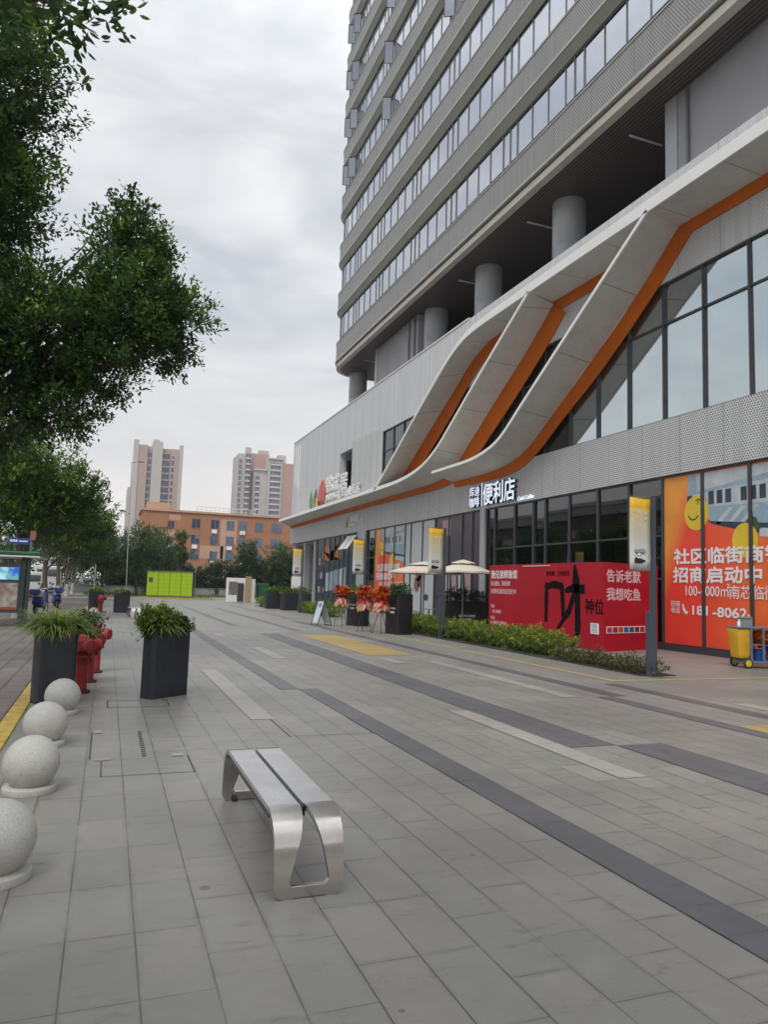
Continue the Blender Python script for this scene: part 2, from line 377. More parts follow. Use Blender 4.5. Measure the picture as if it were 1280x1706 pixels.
structure(ml.build('paving_line', M['line_yellow']))
mh = MB()     # sunk service covers: thin worn joints round them
def jr(x0, x1, y0, y1, t=0.012, sides='nsew'):
    if 's' in sides: mh.quad((x0, y0, .005), (x1, y0, .005), (x1, y0 + t, .005), (x0, y0 + t, .005))
    if 'n' in sides: mh.quad((x0, y1 - t, .005), (x1, y1 - t, .005), (x1, y1, .005), (x0, y1, .005))
    if 'w' in sides: mh.quad((x0, y0, .0055), (x0 + t, y0, .0055), (x0 + t, y1, .0055), (x0, y1, .0055))
    if 'e' in sides: mh.quad((x1 - t, y0, .0055), (x1, y0, .0055), (x1, y1, .0055), (x1 - t, y1, .0055))
jr(0.10, 0.85, 9.75, 10.3, 0.016); jr(0.05, 0.80, 6.43, 7.05, 0.010, 'swe'); jr(1.90, 2.84, 7.64, 8.64, 0.010, 'swe')
for a in range(14): mh.quad((0.40, 7.06 + a * .085, .0055), (0.44, 7.09 + a * .085, .0055), (0.44, 7.12 + a * .085, .0055), (0.40, 7.09 + a * .085, .0055))
jr(-0.05, -0.03, 7.06, 8.25, 0.014, 'w')
structure(mh.build('paving_joint', M['joint'], fix=False))
cp = MB()
for x0, x1, y0, y1 in ((-0.02, 0.05, 8.2, 8.34), (0.0, 0.12, 6.98, 7.06), (0.66, 0.76, 7.02, 7.12)): cp.quad((x0, y0, .0065), (x1, y0, .0065), (x1, y1, .0065), (x0, y1, .0065))
structure(cp.build('paving_patch', M['pave_pale'], fix=False))

# ------------------------------------------------------------------ the commercial building
M['perf'] = perfm('perforated_grey_cladding', (0.66, 0.665, 0.675), 0.085, 0.30, (0.13, 0.13, 0.135))
M['perf_plain'] = perfm('streaked_grey_cladding', (0.60, 0.605, 0.62), 0.085, 0.17, (0.25, 0.25, 0.26))
M['perf_tower'] = perfm('perforated_olive_cladding', (0.375, 0.38, 0.365), 0.10, 0.33, (0.085, 0.085, 0.085), 2.4)
M['rail'] = pm('pale_painted_rail', (0.42, 0.42, 0.39), 0.5, var=0.15, scale=1.5)
M['beige'] = pm('beige_soffit_beam', (0.50, 0.46, 0.40), 0.55, var=0.12, scale=1.0)
M['slab'] = pm('olive_slab_underside', (0.33, 0.335, 0.295), 0.6, var=0.12, scale=0.8)
M['tower_glass'] = glassm('coated_tower_glass', (0.60, 0.625, 0.69), 0.95, 0.03)
M['sash_glass'] = glassm('open_sash_glass', (0.27, 0.29, 0.33), 0.9, 0.05)
M['up_glass'] = glassm('coated_upper_glass', (0.53, 0.60, 0.63), 0.93, 0.02)
M['dark_glass'] = glassm('dark_glass', (0.10, 0.115, 0.125), 0.85, 0.05)
M['frame'] = pm('dark_grey_aluminium', (0.045, 0.05, 0.056), 0.4, var=0.2, scale=4)
M['frame_grey'] = pm('grey_aluminium', (0.16, 0.17, 0.18), 0.4, var=0.2, scale=4)
M['render'] = pm('grey_render', (0.33, 0.33, 0.355), 0.75, var=0.13, scale=0.6, bmp=0.05)
M['column'] = pm('grey_column_panel', (0.40, 0.41, 0.43), 0.4, var=0.12, scale=0.8)
def jointed(m, step, dark):
    n, l = m.node_tree.nodes, m.node_tree.links; b = n['Principled BSDF']; old = b.inputs['Base Color'].links[0].from_socket
    t = n.new('ShaderNodeTexCoord'); s = n.new('ShaderNodeSeparateXYZ'); l.new(t.outputs['Object'], s.inputs[0])
    j = mth(n, l, 'LESS_THAN', mth(n, l, 'FRACT', mth(n, l, 'DIVIDE', s.outputs['Y'], step)), .009)
    q = n.new('ShaderNodeMapping'); q.inputs['Scale'].default_value = (2.2, 2.2, .25); l.new(t.outputs['Object'], q.inputs[0]); st = noise(n, l, 1.1, 6, q.outputs[0], .65)
    c = mix(n, l, old, dark, mth(n, l, 'MULTIPLY', ramp(n, l, st, .5, .72), .38)); l.new(mix(n, l, c, tuple(v * .45 for v in dark), j), b.inputs['Base Color']); return m
M['white'] = jointed(pm('white_ribbon_panel', (0.66, 0.655, 0.62), 0.42, var=0.10, scale=0.5), 2.44, (.42, .41, .38))
M['white_edge'] = pm('white_ribbon_edge', (0.80, 0.80, 0.78), 0.4, var=0.06, scale=0.8)
M['orange'] = pm('orange_strip', (0.60, 0.135, 0.010), 0.5, var=0.16, scale=0.8, spec=.2)
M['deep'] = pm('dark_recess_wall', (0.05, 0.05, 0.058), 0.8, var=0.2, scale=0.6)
M['clear'] = clearglass('shop_glass', (0.66, 0.70, 0.70))
M['interior'] = pm('shop_interior', (0.17, 0.165, 0.16), 0.7, var=0.5, scale=1.2)
M['lampwhite'] = pm('unlit_tube_light', (0.78, 0.78, 0.78), 0.3)
# slatted soffit
m_, n_, l_, b_ = nodes('brown_slatted_soffit')
t_ = n_.new('ShaderNodeTexCoord'); s_ = n_.new('ShaderNodeSeparateXYZ'); l_.new(t_.outputs['Object'], s_.inputs[0])
k_ = mth(n_, l_, 'FRACT', mth(n_, l_, 'DIVIDE', s_.outputs['X'], 0.16)); g_ = mth(n_, l_, 'LESS_THAN', k_, 0.4)
l_.new(mix(n_, l_, (0.11, 0.085, 0.075), (0.022, 0.02, 0.02), g_), b_.inputs['Base Color']); b_.inputs['Roughness'].default_value = 0.5
M['soffit'] = m_

FXP = 15.57
BO = (FXP, 33.0, 0.0)
bld = thing('commercial_building', BO, 'grey tower block on a two storey podium with white and orange sweeping canopy ribbons', 'building')
def B(name, mat, m, parent=None, **k): return m.build(name, mat, parent or bld, **k)
def nb(): return MB(BO)

B('podium_fascia', M['perf'], nb().box(FXP, FXP + .35, 0, 65.8, 5.2, 6.93))
B('podium_upper_wall', M['perf_plain'], nb().box(FXP, FXP + .4, 0, 65.8, 11.25, 14.6))
B('podium_upper_wall', M['perf_plain'], nb().box(FXP, FXP + .4, 51.0, 65.8, 6.932, 11.248).box(FXP + .4, 30, 65.3, 65.75, 0, 14.55))
up = B('recess_wall', M['render'], nb().box(FXP + 1.6, FXP + 1.7, 46.7, 51.0, 6.94, 11.24).box(FXP + .4, FXP + 1.6, 50.9, 51.0, 6.94, 11.24).box(FXP + .4, FXP + 1.6, 46.7, 46.8, 6.94, 11.24).box(FXP + .02, FXP + 1.6, 46.8, 50.9, 6.94, 8.3))
rw = B('recess_window', M['dark_glass'], nb().box(FXP + 1.55, FXP + 1.58, 48.2, 50.8, 8.4, 11.0))
nb().box(FXP + 1.5, FXP + 1.549, 49.4, 49.5, 8.4, 11.0).box(FXP + 1.5, FXP + 1.549, 48.2, 48.3, 8.4, 11.0).box(FXP + 1.5, FXP + 1.549, 50.7, 50.8, 8.4, 11.0).box(FXP + 1.5, FXP + 1.548, 48.3, 50.7, 9.3, 9.4).build('window_frame', M['frame'], rw)
B('recess_window', M['dark_glass'], nb().box(FXP + .5, FXP + 1.48, 50.85, 50.88, 8.4, 10.8))
wz = nb()
for a in range(4):
    y = 46.9 - a * 1.22; x = FXP + 0.02 - 0.0
    wz.add([(x - .42, y, 6.95), (x, y - 1.2, 6.95), (x, y, 6.95), (x - .42, y, 11.45 - a * .02), (x, y - 1.2, 11.45), (x, y, 11.45)], [(0, 1, 4, 3), (0, 3, 5, 2), (3, 4, 5), (0, 2, 1)])
B('zigzag_panel', M['perf'], wz)
sl_ = nb()
for y in (64.9, 64.2, 63.5): sl_.box(FXP - .004, FXP + .05, y - .18, y + .18, 11.3 - (65.8 - y) * .6, 14.2)
B('slot_sky_strip', M['white_edge'], sl_)  # solid white strips painted as sky light showing through open slots
B('podium_roof', M['render'], nb().box(FXP + .42, 32, 0, 65.2, 14.0, 14.2))
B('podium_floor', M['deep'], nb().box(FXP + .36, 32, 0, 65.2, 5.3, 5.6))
B('parapet_cap', M['white'], nb().box(FXP - .04, FXP + .46, 30.5, 65.85, 14.602, 14.68))

def bay(y0, y1, z0, z1, trans, gm, x=FXP + .12, fr='frame', nm='window', t=.06, dep=.12, fx=.06):
    """one glazed bay: its pane, and its frame with the bars that cross it"""
    q = random.Random(int(y0 * 1000 + z0 * 77)); a_, b_ = q.uniform(-.012, .012), q.uniform(-.012, .012)      # no pane hangs perfectly true
    c4 = [(x + .013 + a_, y0 + t, z0 + t), (x + .013 - a_, y1 - t, z0 + t), (x + .013 - a_ + b_, y1 - t, z1 - t), (x + .013 + a_ + b_, y0 + t, z1 - t)]
    g = nb().sheet(c4, (-1, 0, 0), .02).build(nm, M[gm], bld)
    f = nb()
    f.box(x - fx, x + dep, y0 + .001, y0 + t, z0, z1).box(x - fx, x + dep, y1 - t, y1 - .001, z0, z1)
    f.box(x - fx + .004, x + dep, y0 + t, y1 - t, z0, z0 + t).box(x - fx + .004, x + dep, y0 + t, y1 - t, z1 - t, z1)
    for z in trans: f.box(x - fx + .02, x + dep, y0 + t, y1 - t, z - .03, z + .03)
    f.build('window_frame', M[fr], g); return g
# upper glazing
y = 0.0
ys = [22.33 - 1.625 * k for k in range(1, 13)][::-1] + [22.33 + 1.64 * k for k in range(0, 13)]
for a, b2 in zip(ys[:-1], ys[1:]):
    bay(a, b2, 6.934, 11.246, (9.97,), 'up_glass' if b2 < 22.4 else 'dark_glass', t=.032, nm='upper_window')
# ground floor glazing: (y from, y to, kind)
shop = [(11.06 - 1.63 * k, 12.69 - 1.63 * k) for k in range(4, -1, -1)] + [(12.69, 14.31), (14.31, 15.95), (15.95, 17.54)]
for a, b2 in shop: bay(a, b2, .16, 5.19, (), 'clear', nm='shop_window', t=.05)
for a, b2, tr in ((17.54, 19.07, (2.1, 3.4)), (19.07, 20.68, (3.4,)), (20.68, 22.33, (3.4,)), (22.33, 23.89, (3.4,)), (23.89, 24.74, (3.4,)), (24.74, 26.16, (3.4,)), (26.16, 27.81, (3.38,)), (27.81, 28.55, ()), (29.0, 29.9, ()), (29.9, 30.94, ()), (30.94, 32.4, ()), (32.4, 34.0, ()), (34.0, 35.6, ()), (35.6, 37.2, ()), (37.2, 38.05, ()), (38.05, 39.7, ()), (39.7, 41.35, ()), (41.35, 43.04, ()), (43.04, 44.6, (3.4,)), (46.2, 47.3, (3.4,)), (47.3, 48.4, (3.4,)), (48.4, 49.5, (3.4,)), (49.5, 50.6, (3.4,)), (50.6, 51.8, (3.4,)), (51.8, 53.0, (3.4,)), (53.0, 54.6, (3.4,)), (54.6, 56.6, (3.4,))):
    bay(a, b2, .16, 5.19, tr, 'clear', nm='shop_window', t=.045)
B('plinth', M['frame'], nb().box(FXP - .02, FXP + .3, 0, 27.81, 0.004, .158).box(FXP - .02, FXP + .3, 29, 56.6, 0.004, .158))
B('facade_column', M['column'], nb().box(FXP - .03, FXP + .3, 28.56, 28.98, 0.004, 5.198), bevel=.02)
B('facade_column', M['column'], nb().box(FXP - .05, FXP + .3, 44.62, 46.18, 0.004, 5.198), bevel=.02)
for yy in (58.2, 61.6, 65.0): B('facade_column', M['column'], nb().box(FXP + .3, FXP + .8, yy - .25, yy + .25, 0.004, 5.19), bevel=.02)
B('entrance_soffit', M['render'], nb().box(FXP + .36, 24, 56.6, 65.2, 5.0, 5.18))
B('entrance_wall', M['render'], nb().box(FXP + 4, FXP + 4.2, 56.6, 65.3, 0.004, 5.0).box(FXP + .36, FXP + 4, 56.62, 56.8, .004, 5.0))
# shop rooms behind the glass
B('shop_back_wall', M['interior'], nb().box(FXP + 5, FXP + 5.2, 0, 56.5, 0.004, 5.1))
pw = nb()
for yy in (17.6, 24.8, 31.0, 38.1, 44.7): pw.box(FXP + .5, FXP + 5, yy - .08, yy + .08, 0.004, 5.1)
B('shop_partition', M['interior'], pw)
M['goods'] = pm('mixed_goods', (0.30, 0.22, 0.18), 0.6, var=0.7, scale=5)
sh = nb(); gd = nb(); rnd = random.Random(4)
for yy in (18.4, 20.4, 22.4):
    for k in range(4):
        sh.box(FXP + 2.2, FXP + 2.7, yy - .75, yy + .75, .5 + k * .6, .53 + k * .6)
        for q in range(9):
            a = yy - .7 + q * .155; gd.box(FXP + 2.25, FXP + 2.6, a, a + .11, .532 + k * .6, .53 + k * .6 + rnd.uniform(.18, .42))
gx = MB(BO)
for yy, h, ww in ((22.0, 3.35, .9), (20.6, 3.2, .7), (18.6, 3.7, .8)):
    for k in range(16):
        a = rnd.uniform(0, 6.28); gx.add([(FXP + 1.4 + rnd.uniform(-.3, .3), yy + math.cos(a) * ww, rnd.uniform(1.6, 2.4)), (FXP + 1.4 + rnd.uniform(-.3, .3), yy + math.cos(a + .5) * ww, rnd.uniform(1.6, 2.4)), (FXP + 1.5 + rnd.uniform(-.3, .3), yy + rnd.uniform(-.3, .3), h + rnd.uniform(-.3, .15)), (FXP + 1.5, yy + rnd.uniform(-.4, .4), h + rnd.uniform(-.4, .1))], [(0, 1, 2, 3)])
B('plastic_sheeting', M['lampwhite'], gx, fix=False)
B('shop_shelf', M['lampwhite'], sh); B('shelf_goods', M['goods'], gd)

# canopy ribbons: white plate from the outer lip to the wall, an orange strip where it meets the wall
XO, XI = 14.0, 15.40
KO = 14.0 / 14.45
def ribbon(F, I, O, lip, label):
    F = [(y * KO, 1.6 + (z - 1.6) * KO) for y, z in F]
    def nrm(P, k):
        a = Vector(P[max(k - 1, 0)]); b = Vector(P[min(k + 1, len(P) - 1)]); d = (b - a).normalized()
        n = Vector((-d.y, d.x))
        return n if n.y > 0 else -n
    # round the path: insert points with Catmull-Rom through matched stations
    def cr_(P, i, t):
        p0, p1, p2, p3 = (Vector(P[max(0, min(len(P) - 1, j))]) for j in (i - 1, i, i + 1, i + 2))
        d = (p2 - p1).length
        m1 = (p2 - p0) / max(1e-6, (p1 - p0).length + d) * d if i > 0 else (p2 - p1)
        m2 = (p3 - p1) / max(1e-6, (p3 - p2).length + d) * d if i < len(P) - 2 else (p2 - p1)
        return (2 * t ** 3 - 3 * t ** 2 + 1) * p1 + (t ** 3 - 2 * t ** 2 + t) * m1 + (-2 * t ** 3 + 3 * t ** 2) * p2 + (t ** 3 - t ** 2) * m2
    Fs, Is, Os, Ls = [], [], [], []
    for i in range(len(F) - 1):
        for q in range(6):
            t = q / 6; Fs.append(cr_(F, i, t)); Is.append(cr_(I, i, t)); Os.append(cr_(O, i, t)); Ls.append(lip[i] * (1 - t) + lip[i + 1] * t)
    Fs.append(Vector(F[-1])); Is.append(Vector(I[-1])); Os.append(Vector(O[-1])); Ls.append(lip[-1])
    pl, lp, og = [], [], []
    for k in range(len(Fs)):
        n = nrm(Fs, k); n2 = nrm(Is, k)
        f, i2, o2 = Fs[k], Is[k], Os[k]; t = f + n * Ls[k]; ti = i2 + n2 * .30
        fm = f + n * min(.03, Ls[k] * .3)
        pl.append([(XO + .06, fm.x, fm.y), (XI, i2.x, i2.y), (FXP - .004, ti.x, ti.y), (XO + .06, (f + n * Ls[k] * .9).x, (f + n * Ls[k] * .9).y)])
        lp.append([(XO, f.x, f.y), (XO + .07, f.x, f.y), (XO + .07, t.x, t.y), (XO, t.x, t.y)])
        ii = i2 + (i2 - o2) * -.01; b1 = i2 + (i2 - o2).normalized() * .02
        og.append([(XI + .002, ii.x, ii.y), (FXP - .05, o2.x, o2.y), (FXP - .008, o2.x, o2.y), (FXP - .008, b1.x, b1.y)])
    p = nb().loft(pl).build('canopy_ribbon', M['white'], bld, smooth=True, label=label)
    nb().loft(lp).build('ribbon_edge', M['white_edge'], p, smooth=True)
    nb().loft(og).build('accent_strip', M['orange'], p, smooth=True)
ribbon([(40.2, 7.2), (36.83, 9.02), (33.64, 10.77), (31.92, 11.65), (30.5, 12.35), (29.2, 12.8), (28, 12.98), (25.7, 13.03), (16, 13.05), (8, 13.05), (0, 13.05)],
       [(39.3, 7.24), (36.3, 8.88), (33.0, 10.62), (31.2, 11.55), (29.9, 12.22), (28.6, 12.65), (27.4, 12.8), (25, 12.76), (15.5, 12.66), (8, 12.66), (0, 12.66)],
       [(37.6, 7.2), (35.0, 8.6), (32.2, 10.15), (30.5, 11.2), (29.2, 11.9), (28.0, 12.25), (27, 12.36), (25, 12.36), (15.3, 12.36), (8, 12.36), (0, 12.36)],
       [.12, .12, .12, .13, .16, .22, .28, .32, .36, .36, .36], 'uppermost ribbon that sweeps up and runs level under the parapet')
ribbon([(65.9, 7.2), (56, 7.2), (47.9, 7.2), (38.5, 7.2), (35.8, 7.28), (33.4, 7.6), (31.66, 8.2), (30.36, 8.92), (27.73, 10.5), (25.19, 11.98), (23.35, 13.04)],
       [(65.6, 6.86), (56, 6.9), (47.9, 6.93), (38.5, 6.94), (35.3, 6.95), (33, 7.02), (31.5, 7.4), (30.2, 8.18), (27.3, 9.95), (24.8, 11.45), (23.1, 12.63)],
       [(65.5, 6.62), (56, 6.65), (47.9, 6.68), (38.5, 6.66), (35, 6.64), (32.4, 6.7), (30.6, 7.0), (29.3, 7.75), (26.4, 9.45), (24.1, 10.9), (22.5, 12.1)],
       [.22, .22, .22, .2, .17, .14, .12, .12, .12, .12, .12], 'middle ribbon whose long level end shades the far shops')
ribbon([(32.0, 7.14), (30, 7.14), (28.2, 7.15), (26.9, 7.27), (25.5, 7.63), (23.7, 8.72), (21.7, 9.97), (19, 11.65), (16.75, 13.05)],
       [(31.6, 6.75), (29.8, 6.73), (28.0, 6.74), (26.4, 6.86), (25.0, 7.22), (23.2, 8.22), (21.2, 9.43), (18.5, 11.12), (16.5, 12.65)],
       [(31.5, 6.50), (29.7, 6.45), (27.9, 6.42), (25.9, 6.52), (24.4, 7.0), (22.6, 8.03), (20.4, 9.25), (18.0, 10.85), (16.1, 12.35)],
       [.12, .12, .12, .12, .12, .12, .12, .12, .12], 'nearest ribbon with a short rounded foot above the store sign')

# open deck under the tower
for cy in (4.5, 11.2, 25.6, 32.8, 39.4, 54.3):
    c = nb().lathe([(.72, 14.2), (.72, 16.4), (.705, 16.42), (.705, 16.46), (.72, 16.48), (.72, 18.6)], (17.85, cy, 0), 40)
    c.build('round_column', M['column'], bld, smooth=True)
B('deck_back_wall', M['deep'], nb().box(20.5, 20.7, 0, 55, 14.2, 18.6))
bw = nb(); bf = nb()
for yy in range(14, 46, 2):
    bw.box(20.44, 20.47, yy + .1, yy + 1.9, 14.9, 17.9); bf.box(20.42, 20.439, yy - .06, yy + .06, 14.4, 18.4); bf.box(20.42, 20.439, yy + .06, yy + 1.94, 16.4, 16.5)
q_ = B('deck_glazing', glassm('deck_glass', (.34, .38, .40), .9, .06), bw); bf.build('glazing_bar', M['frame'], q_)
B('deck_wall', M['render'], nb().box(17.0, 19.4, 0, 18.2, 14.2, 18.49)); B('deck_wall', M['render'], nb().box(17.0, 19.0, 40.2, 47.4, 14.2, 18.49))
B('corner_pier', M['column'], nb().box(16.96, 17.3, 18.205, 18.75, 14.2, 18.49)); B('corner_pier', M['column'], nb().box(16.96, 17.3, 47.405, 47.9, 14.2, 18.49))
for yy in (17.7, 41.5, 40.6): B('down_pipe', M['frame_grey'], nb().tube([(16.93, yy, 14.2), (16.93, yy, 18.4)], .055))
for cy in (20.5, 27.5, 34.5, 42.5, 50.2):
    B('tube_light', M['lampwhite'], nb().box(16.9, 18.4, cy - .03, cy + .03, 18.36, 18.42))

# tower: plan path with the rounded far corner
TX = FXP; RC = 2.6
PATH = [(TX, 0.0), (TX, 52.8)]
for k in range(1, 9):
    a = R(90 * k / 8); PATH.append((TX + RC - RC * math.cos(a), 52.8 + RC * math.sin(a)))
PATH.append((34.0, 52.8 + RC))
def sweep(prof, path=PATH):
    """closed profile of (inset, z) swept along the plan path"""
    rings = []
    for i, (x, yv) in enumerate(path):
        if i <= 1: n = (1, 0)
        elif i >= len(path) - 2: n = (0, -1)
        else:
            a = R(90 * (i - 1) / 8); n = (math.cos(a), -math.sin(a))
        rings.append([(x + n[0] * p, yv + n[1] * p, z) for p, z in prof])
    return nb().loft(rings)
B('tower_soffit', M['soffit'], nb().box(TX + .35, 34, 0, 52.7, 18.50, 18.6).prism([(p[0] + .05, p[1] - .02) for p in PATH[1:]] + [(34, 52.8)], 18.495, 18.55))
B('soffit_beam', M['beige'], sweep([(0.06, 18.44), (.06, 18.74), (.40, 18.74), (.40, 18.44)]))
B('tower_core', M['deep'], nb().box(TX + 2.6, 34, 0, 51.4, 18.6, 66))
def stations():
    """mullion stations along the straight front, wide and narrow lights in turn"""
    y = 1.0; o = []; k = 0; pat = (1.22, 1.22, 1.22, .62, .62, 1.22, 1.22, 1.22, 1.22, .62, .62)
    while y < 53.0: o.append(y); y += pat[k % len(pat)]; k += 1
    return o
ST = stations()
for fl in range(11):
    zb = 19.08 + 4.0 * fl; zt = zb + 1.28
    if fl == 0: zb = 19.0
    bnd = B('cladding_band', M['perf_tower'], sweep([(0, zb), (0, zt), (.42, zt), (.42, zb)]))
    sweep([(-.05, zb - .12), (-.05, zb - .002), (.46, zb - .002), (.46, zb - .12)]).build('band_rail', M['rail'], bnd, smooth=True)
    sweep([(-.03, zt + .002), (-.03, zt + .06), (.44, zt + .06), (.44, zt + .002)]).build('band_cap', M['rail'], bnd, smooth=True)
    if fl: sweep([(.0, zb - .15), (.0, zb - .122), (.34, zb - .122), (.34, zb - .46), (.24, zb - .46)]).build('slab_edge', M['slab'], bnd)
    z0, z1 = zt + .062, zb + 4.0 - .462
    gl = B('ribbon_window', M['tower_glass'], sweep([(.30, z0), (.30, z1), (.34, z1), (.34, z0)]))
    mu = nb(); comb = [(TX + .262, ST[-1] + .3, z1 - .004), (TX + .262, .3, z1 - .004)]      # one comb: a head bar with every mullion hanging from it
    zt_ = z1 - .05
    comb.append((TX + .262, .3, zt_))
    for i, y in enumerate(ST):
        w_ = .034 if i % 11 in (3, 4, 9, 10, 5) else .018
        comb += [(TX + .262, y - w_, zt_), (TX + .262, y - w_, z0), (TX + .262, y + w_, z0), (TX + .262, y + w_, zt_)]
    comb.append((TX + .262, ST[-1] + .3, zt_)); mu.sheet(comb, (-1, 0, 0), .037)
    for k in range(1, 9):
        a = R(90 * k / 8 - 5); x_, y_ = TX + RC - (RC - .27) * math.cos(a), 52.8 + (RC - .27) * math.sin(a); nb().tube([(x_, y_, z0), (x_, y_, z1)], .035, 6).build('corner_mullion', M['frame_grey'], gl)
    sweep([(.27, z0 + .42), (.27, z0 + .46), (.299, z0 + .46), (.299, z0 + .42)]).build('window_bar', M['frame_grey'], gl)
    mu.build('window_frame', M['frame_grey'], gl)
    sweep([(.25, z1 - .05), (.25, z1), (.297, z1), (.297, z1 - .05)]).build('head_bar', M['frame'], gl)
    rn = random.Random(fl * 7 + 3)
    spots = [(52.0, 1), (50.7, 0)] if fl >= 3 else []
    if fl >= 3: spots += [(43.2 - (fl - 3) * .1, 1)]
    if fl in (3, 4): spots += [(30.5 + fl, 0)]
    if fl == 2: spots += [(21.0, 0)]
    if fl == 0: spots += [(12.6, 1)]
    for y, k in spots:      # sashes standing open
        a = R(68 if k else 58); wd = .58; dx, dy = -math.sin(a) * wd, math.cos(a) * wd
        s0 = nb().sheet([(TX + .24, y, z0 + .5), (TX + .24 + dx, y + dy, z0 + .5), (TX + .24 + dx, y + dy, z1 - .12), (TX + .24, y, z1 - .12)], (0, -1, 0), .03).build('open_sash', M['sash_glass'], gl)
        m2 = nb(); P = [(TX + .24, y - .02, z0 + .48), (TX + .24 + dx, y + dy - .02, z0 + .48), (TX + .24 + dx, y + dy - .02, z1 - .10), (TX + .24, y - .02, z1 - .10)]
        for q in range(4): m2.tube([P[q], P[(q + 1) % 4]], .028, 6)
        m2.box(TX + .290, TX + .298, y, y + .72, z0 + .5, z1 - .12)  # dark sheet over the pane, painting the shade inside the open sash
        m2.build('sash_frame_dark_gap', M['frame'], gl)

# ------------------------------------------------------------------ bench
M['steel'] = None
m_, n_, l_, b_ = nodes('brushed_stainless_steel')
t_ = n_.new('ShaderNodeTexCoord'); q_ = n_.new('ShaderNodeMapping'); q_.inputs['Scale'].default_value = (90, 2, 90); l_.new(t_.outputs['Object'], q_.inputs[0])
f_ = noise(n_, l_, 3, 4, q_.outputs[0]); g_ = noise(n_, l_, 9, 5)
l_.new(mix(n_, l_, mix(n_, l_, (0.60, 0.57, 0.53), (0.48, 0.455, 0.42), f_), (0.38, 0.36, 0.33), mth(n_, l_, 'MULTIPLY', ramp(n_, l_, g_, 0.5, 0.75), 0.5)), b_.inputs['Base Color'])
b_.inputs['Metallic'].default_value = 1.0; l_.new(mth(n_, l_, 'MULTIPLY_ADD', g_, 0.22, 0.10), b_.inputs['Roughness']); bump(n_, l_, b_, f_, 0.05, 0.002)
M['steel'] = m_
M['plank'] = pm('satin_grey_seat_plank', (0.60, 0.59, 0.61), 0.30, metal=0.6, var=0.14, scale=5)
M['rubber'] = pm('black_rubber', (0.03, 0.03, 0.03), 0.8)

def make_bench(loc, label, rz=0.0):
    """steel loop bench, 1.8 m long along local Y, 0.36 m wide"""
    t = thing('park_bench', loc, label, 'bench', 'steel loop benches', rz)
    W, Hs, Ln = .185, .405, .90
    for sx in (-1, 1):
        MB().box(min(sx * .012, sx * W), max(sx * .012, sx * W), -Ln + .235, Ln - .235, Hs - .03, Hs).build('seat_plank', M['plank'], t, bevel=.004)
    MB().box(-.03, .03, -Ln + .25, Ln - .25, Hs - .075, Hs - .031).box(-W + .01, -W + .04, -Ln + .25, Ln - .25, Hs - .07, Hs - .031).box(W - .04, W - .01, -Ln + .25, Ln - .25, Hs - .07, Hs - .031).build('seat_frame', M['frame'], t)
    for e in (-1, 1):
        m = MB(); T = .032
        # side path of the leg from the plank end down to the ground: (distance out, z)
        path = [(Ln - .235, Hs)] + [(Ln - .225 + .205 * math.sin(R(a)), Hs - .185 + .185 * math.cos(R(a))) for a in range(6, 91, 7)] + [(Ln - .012, .16), (Ln - .006, .12), (Ln - .002, .08), (Ln, .055), (Ln, .038), (Ln, .022), (Ln, .010), (Ln, .003), (Ln, .0)]
        n = len(path)
        for sx in (-1, 1):
            rings = []
            for k, (o, z) in enumerate(path):
                h = 1 - z / Hs                                   # 0 at the seat, 1 at the ground
                inner = .012 + (W - .072 - .012) * min(1, (h / .85)) ** (0.62 if sx > 0 else 1.05)
                if z < .085: inner -= .03 * ((.085 - max(z, .055)) / .03) ** 2
                rc = .058; outer = W - (0 if z > rc else rc - math.sqrt(max(0, rc * rc - (rc - z) ** 2)))
                a = path[max(k - 1, 0)]; b2 = path[min(k + 1, n - 1)]
                dv = Vector((b2[0] - a[0], b2[1] - a[1])).normalized(); nv = Vector((dv.y, -dv.x))    # towards the inside
                p0 = Vector((o, z)); p1 = p0 + nv * T
                if p1.x > o: p1 = p0 - nv * T
                if z <= .001: p1.y = 0
                rings.append([(sx * inner, e * p0.x, p0.y), (sx * outer, e * p0.x, p0.y), (sx * outer, e * p1.x, p1.y), (sx * inner, e * p1.x, p1.y)])
            m2 = MB().loft(rings); m2.build('bench_leg', M['steel'], t, smooth=True)
        MB().box(-W + .06, W - .06, min(e * (Ln - .001), e * (Ln - T + .001)), max(e * (Ln - .001), e * (Ln - T + .001)), .003, .062).build('foot_bar', M['steel'], t, bevel=.004)
        for sx in (-1, 1): MB().lathe([(.02, 0), (.02, .03)], (sx * (W - .09), e * (Ln - .05), 0), 10).build('rubber_foot', M['rubber'], t)
    return t
make_bench((1.075, 4.675, 0), 'brushed steel loop bench with two grey planks, alone on the near paving', R(0.0))
b2 = make_bench((1.12, 32.0, 0), 'small far steel bench on the paving behind the planter with yellow green bush'); b2.rotation_euler = (0, 0, R(4))

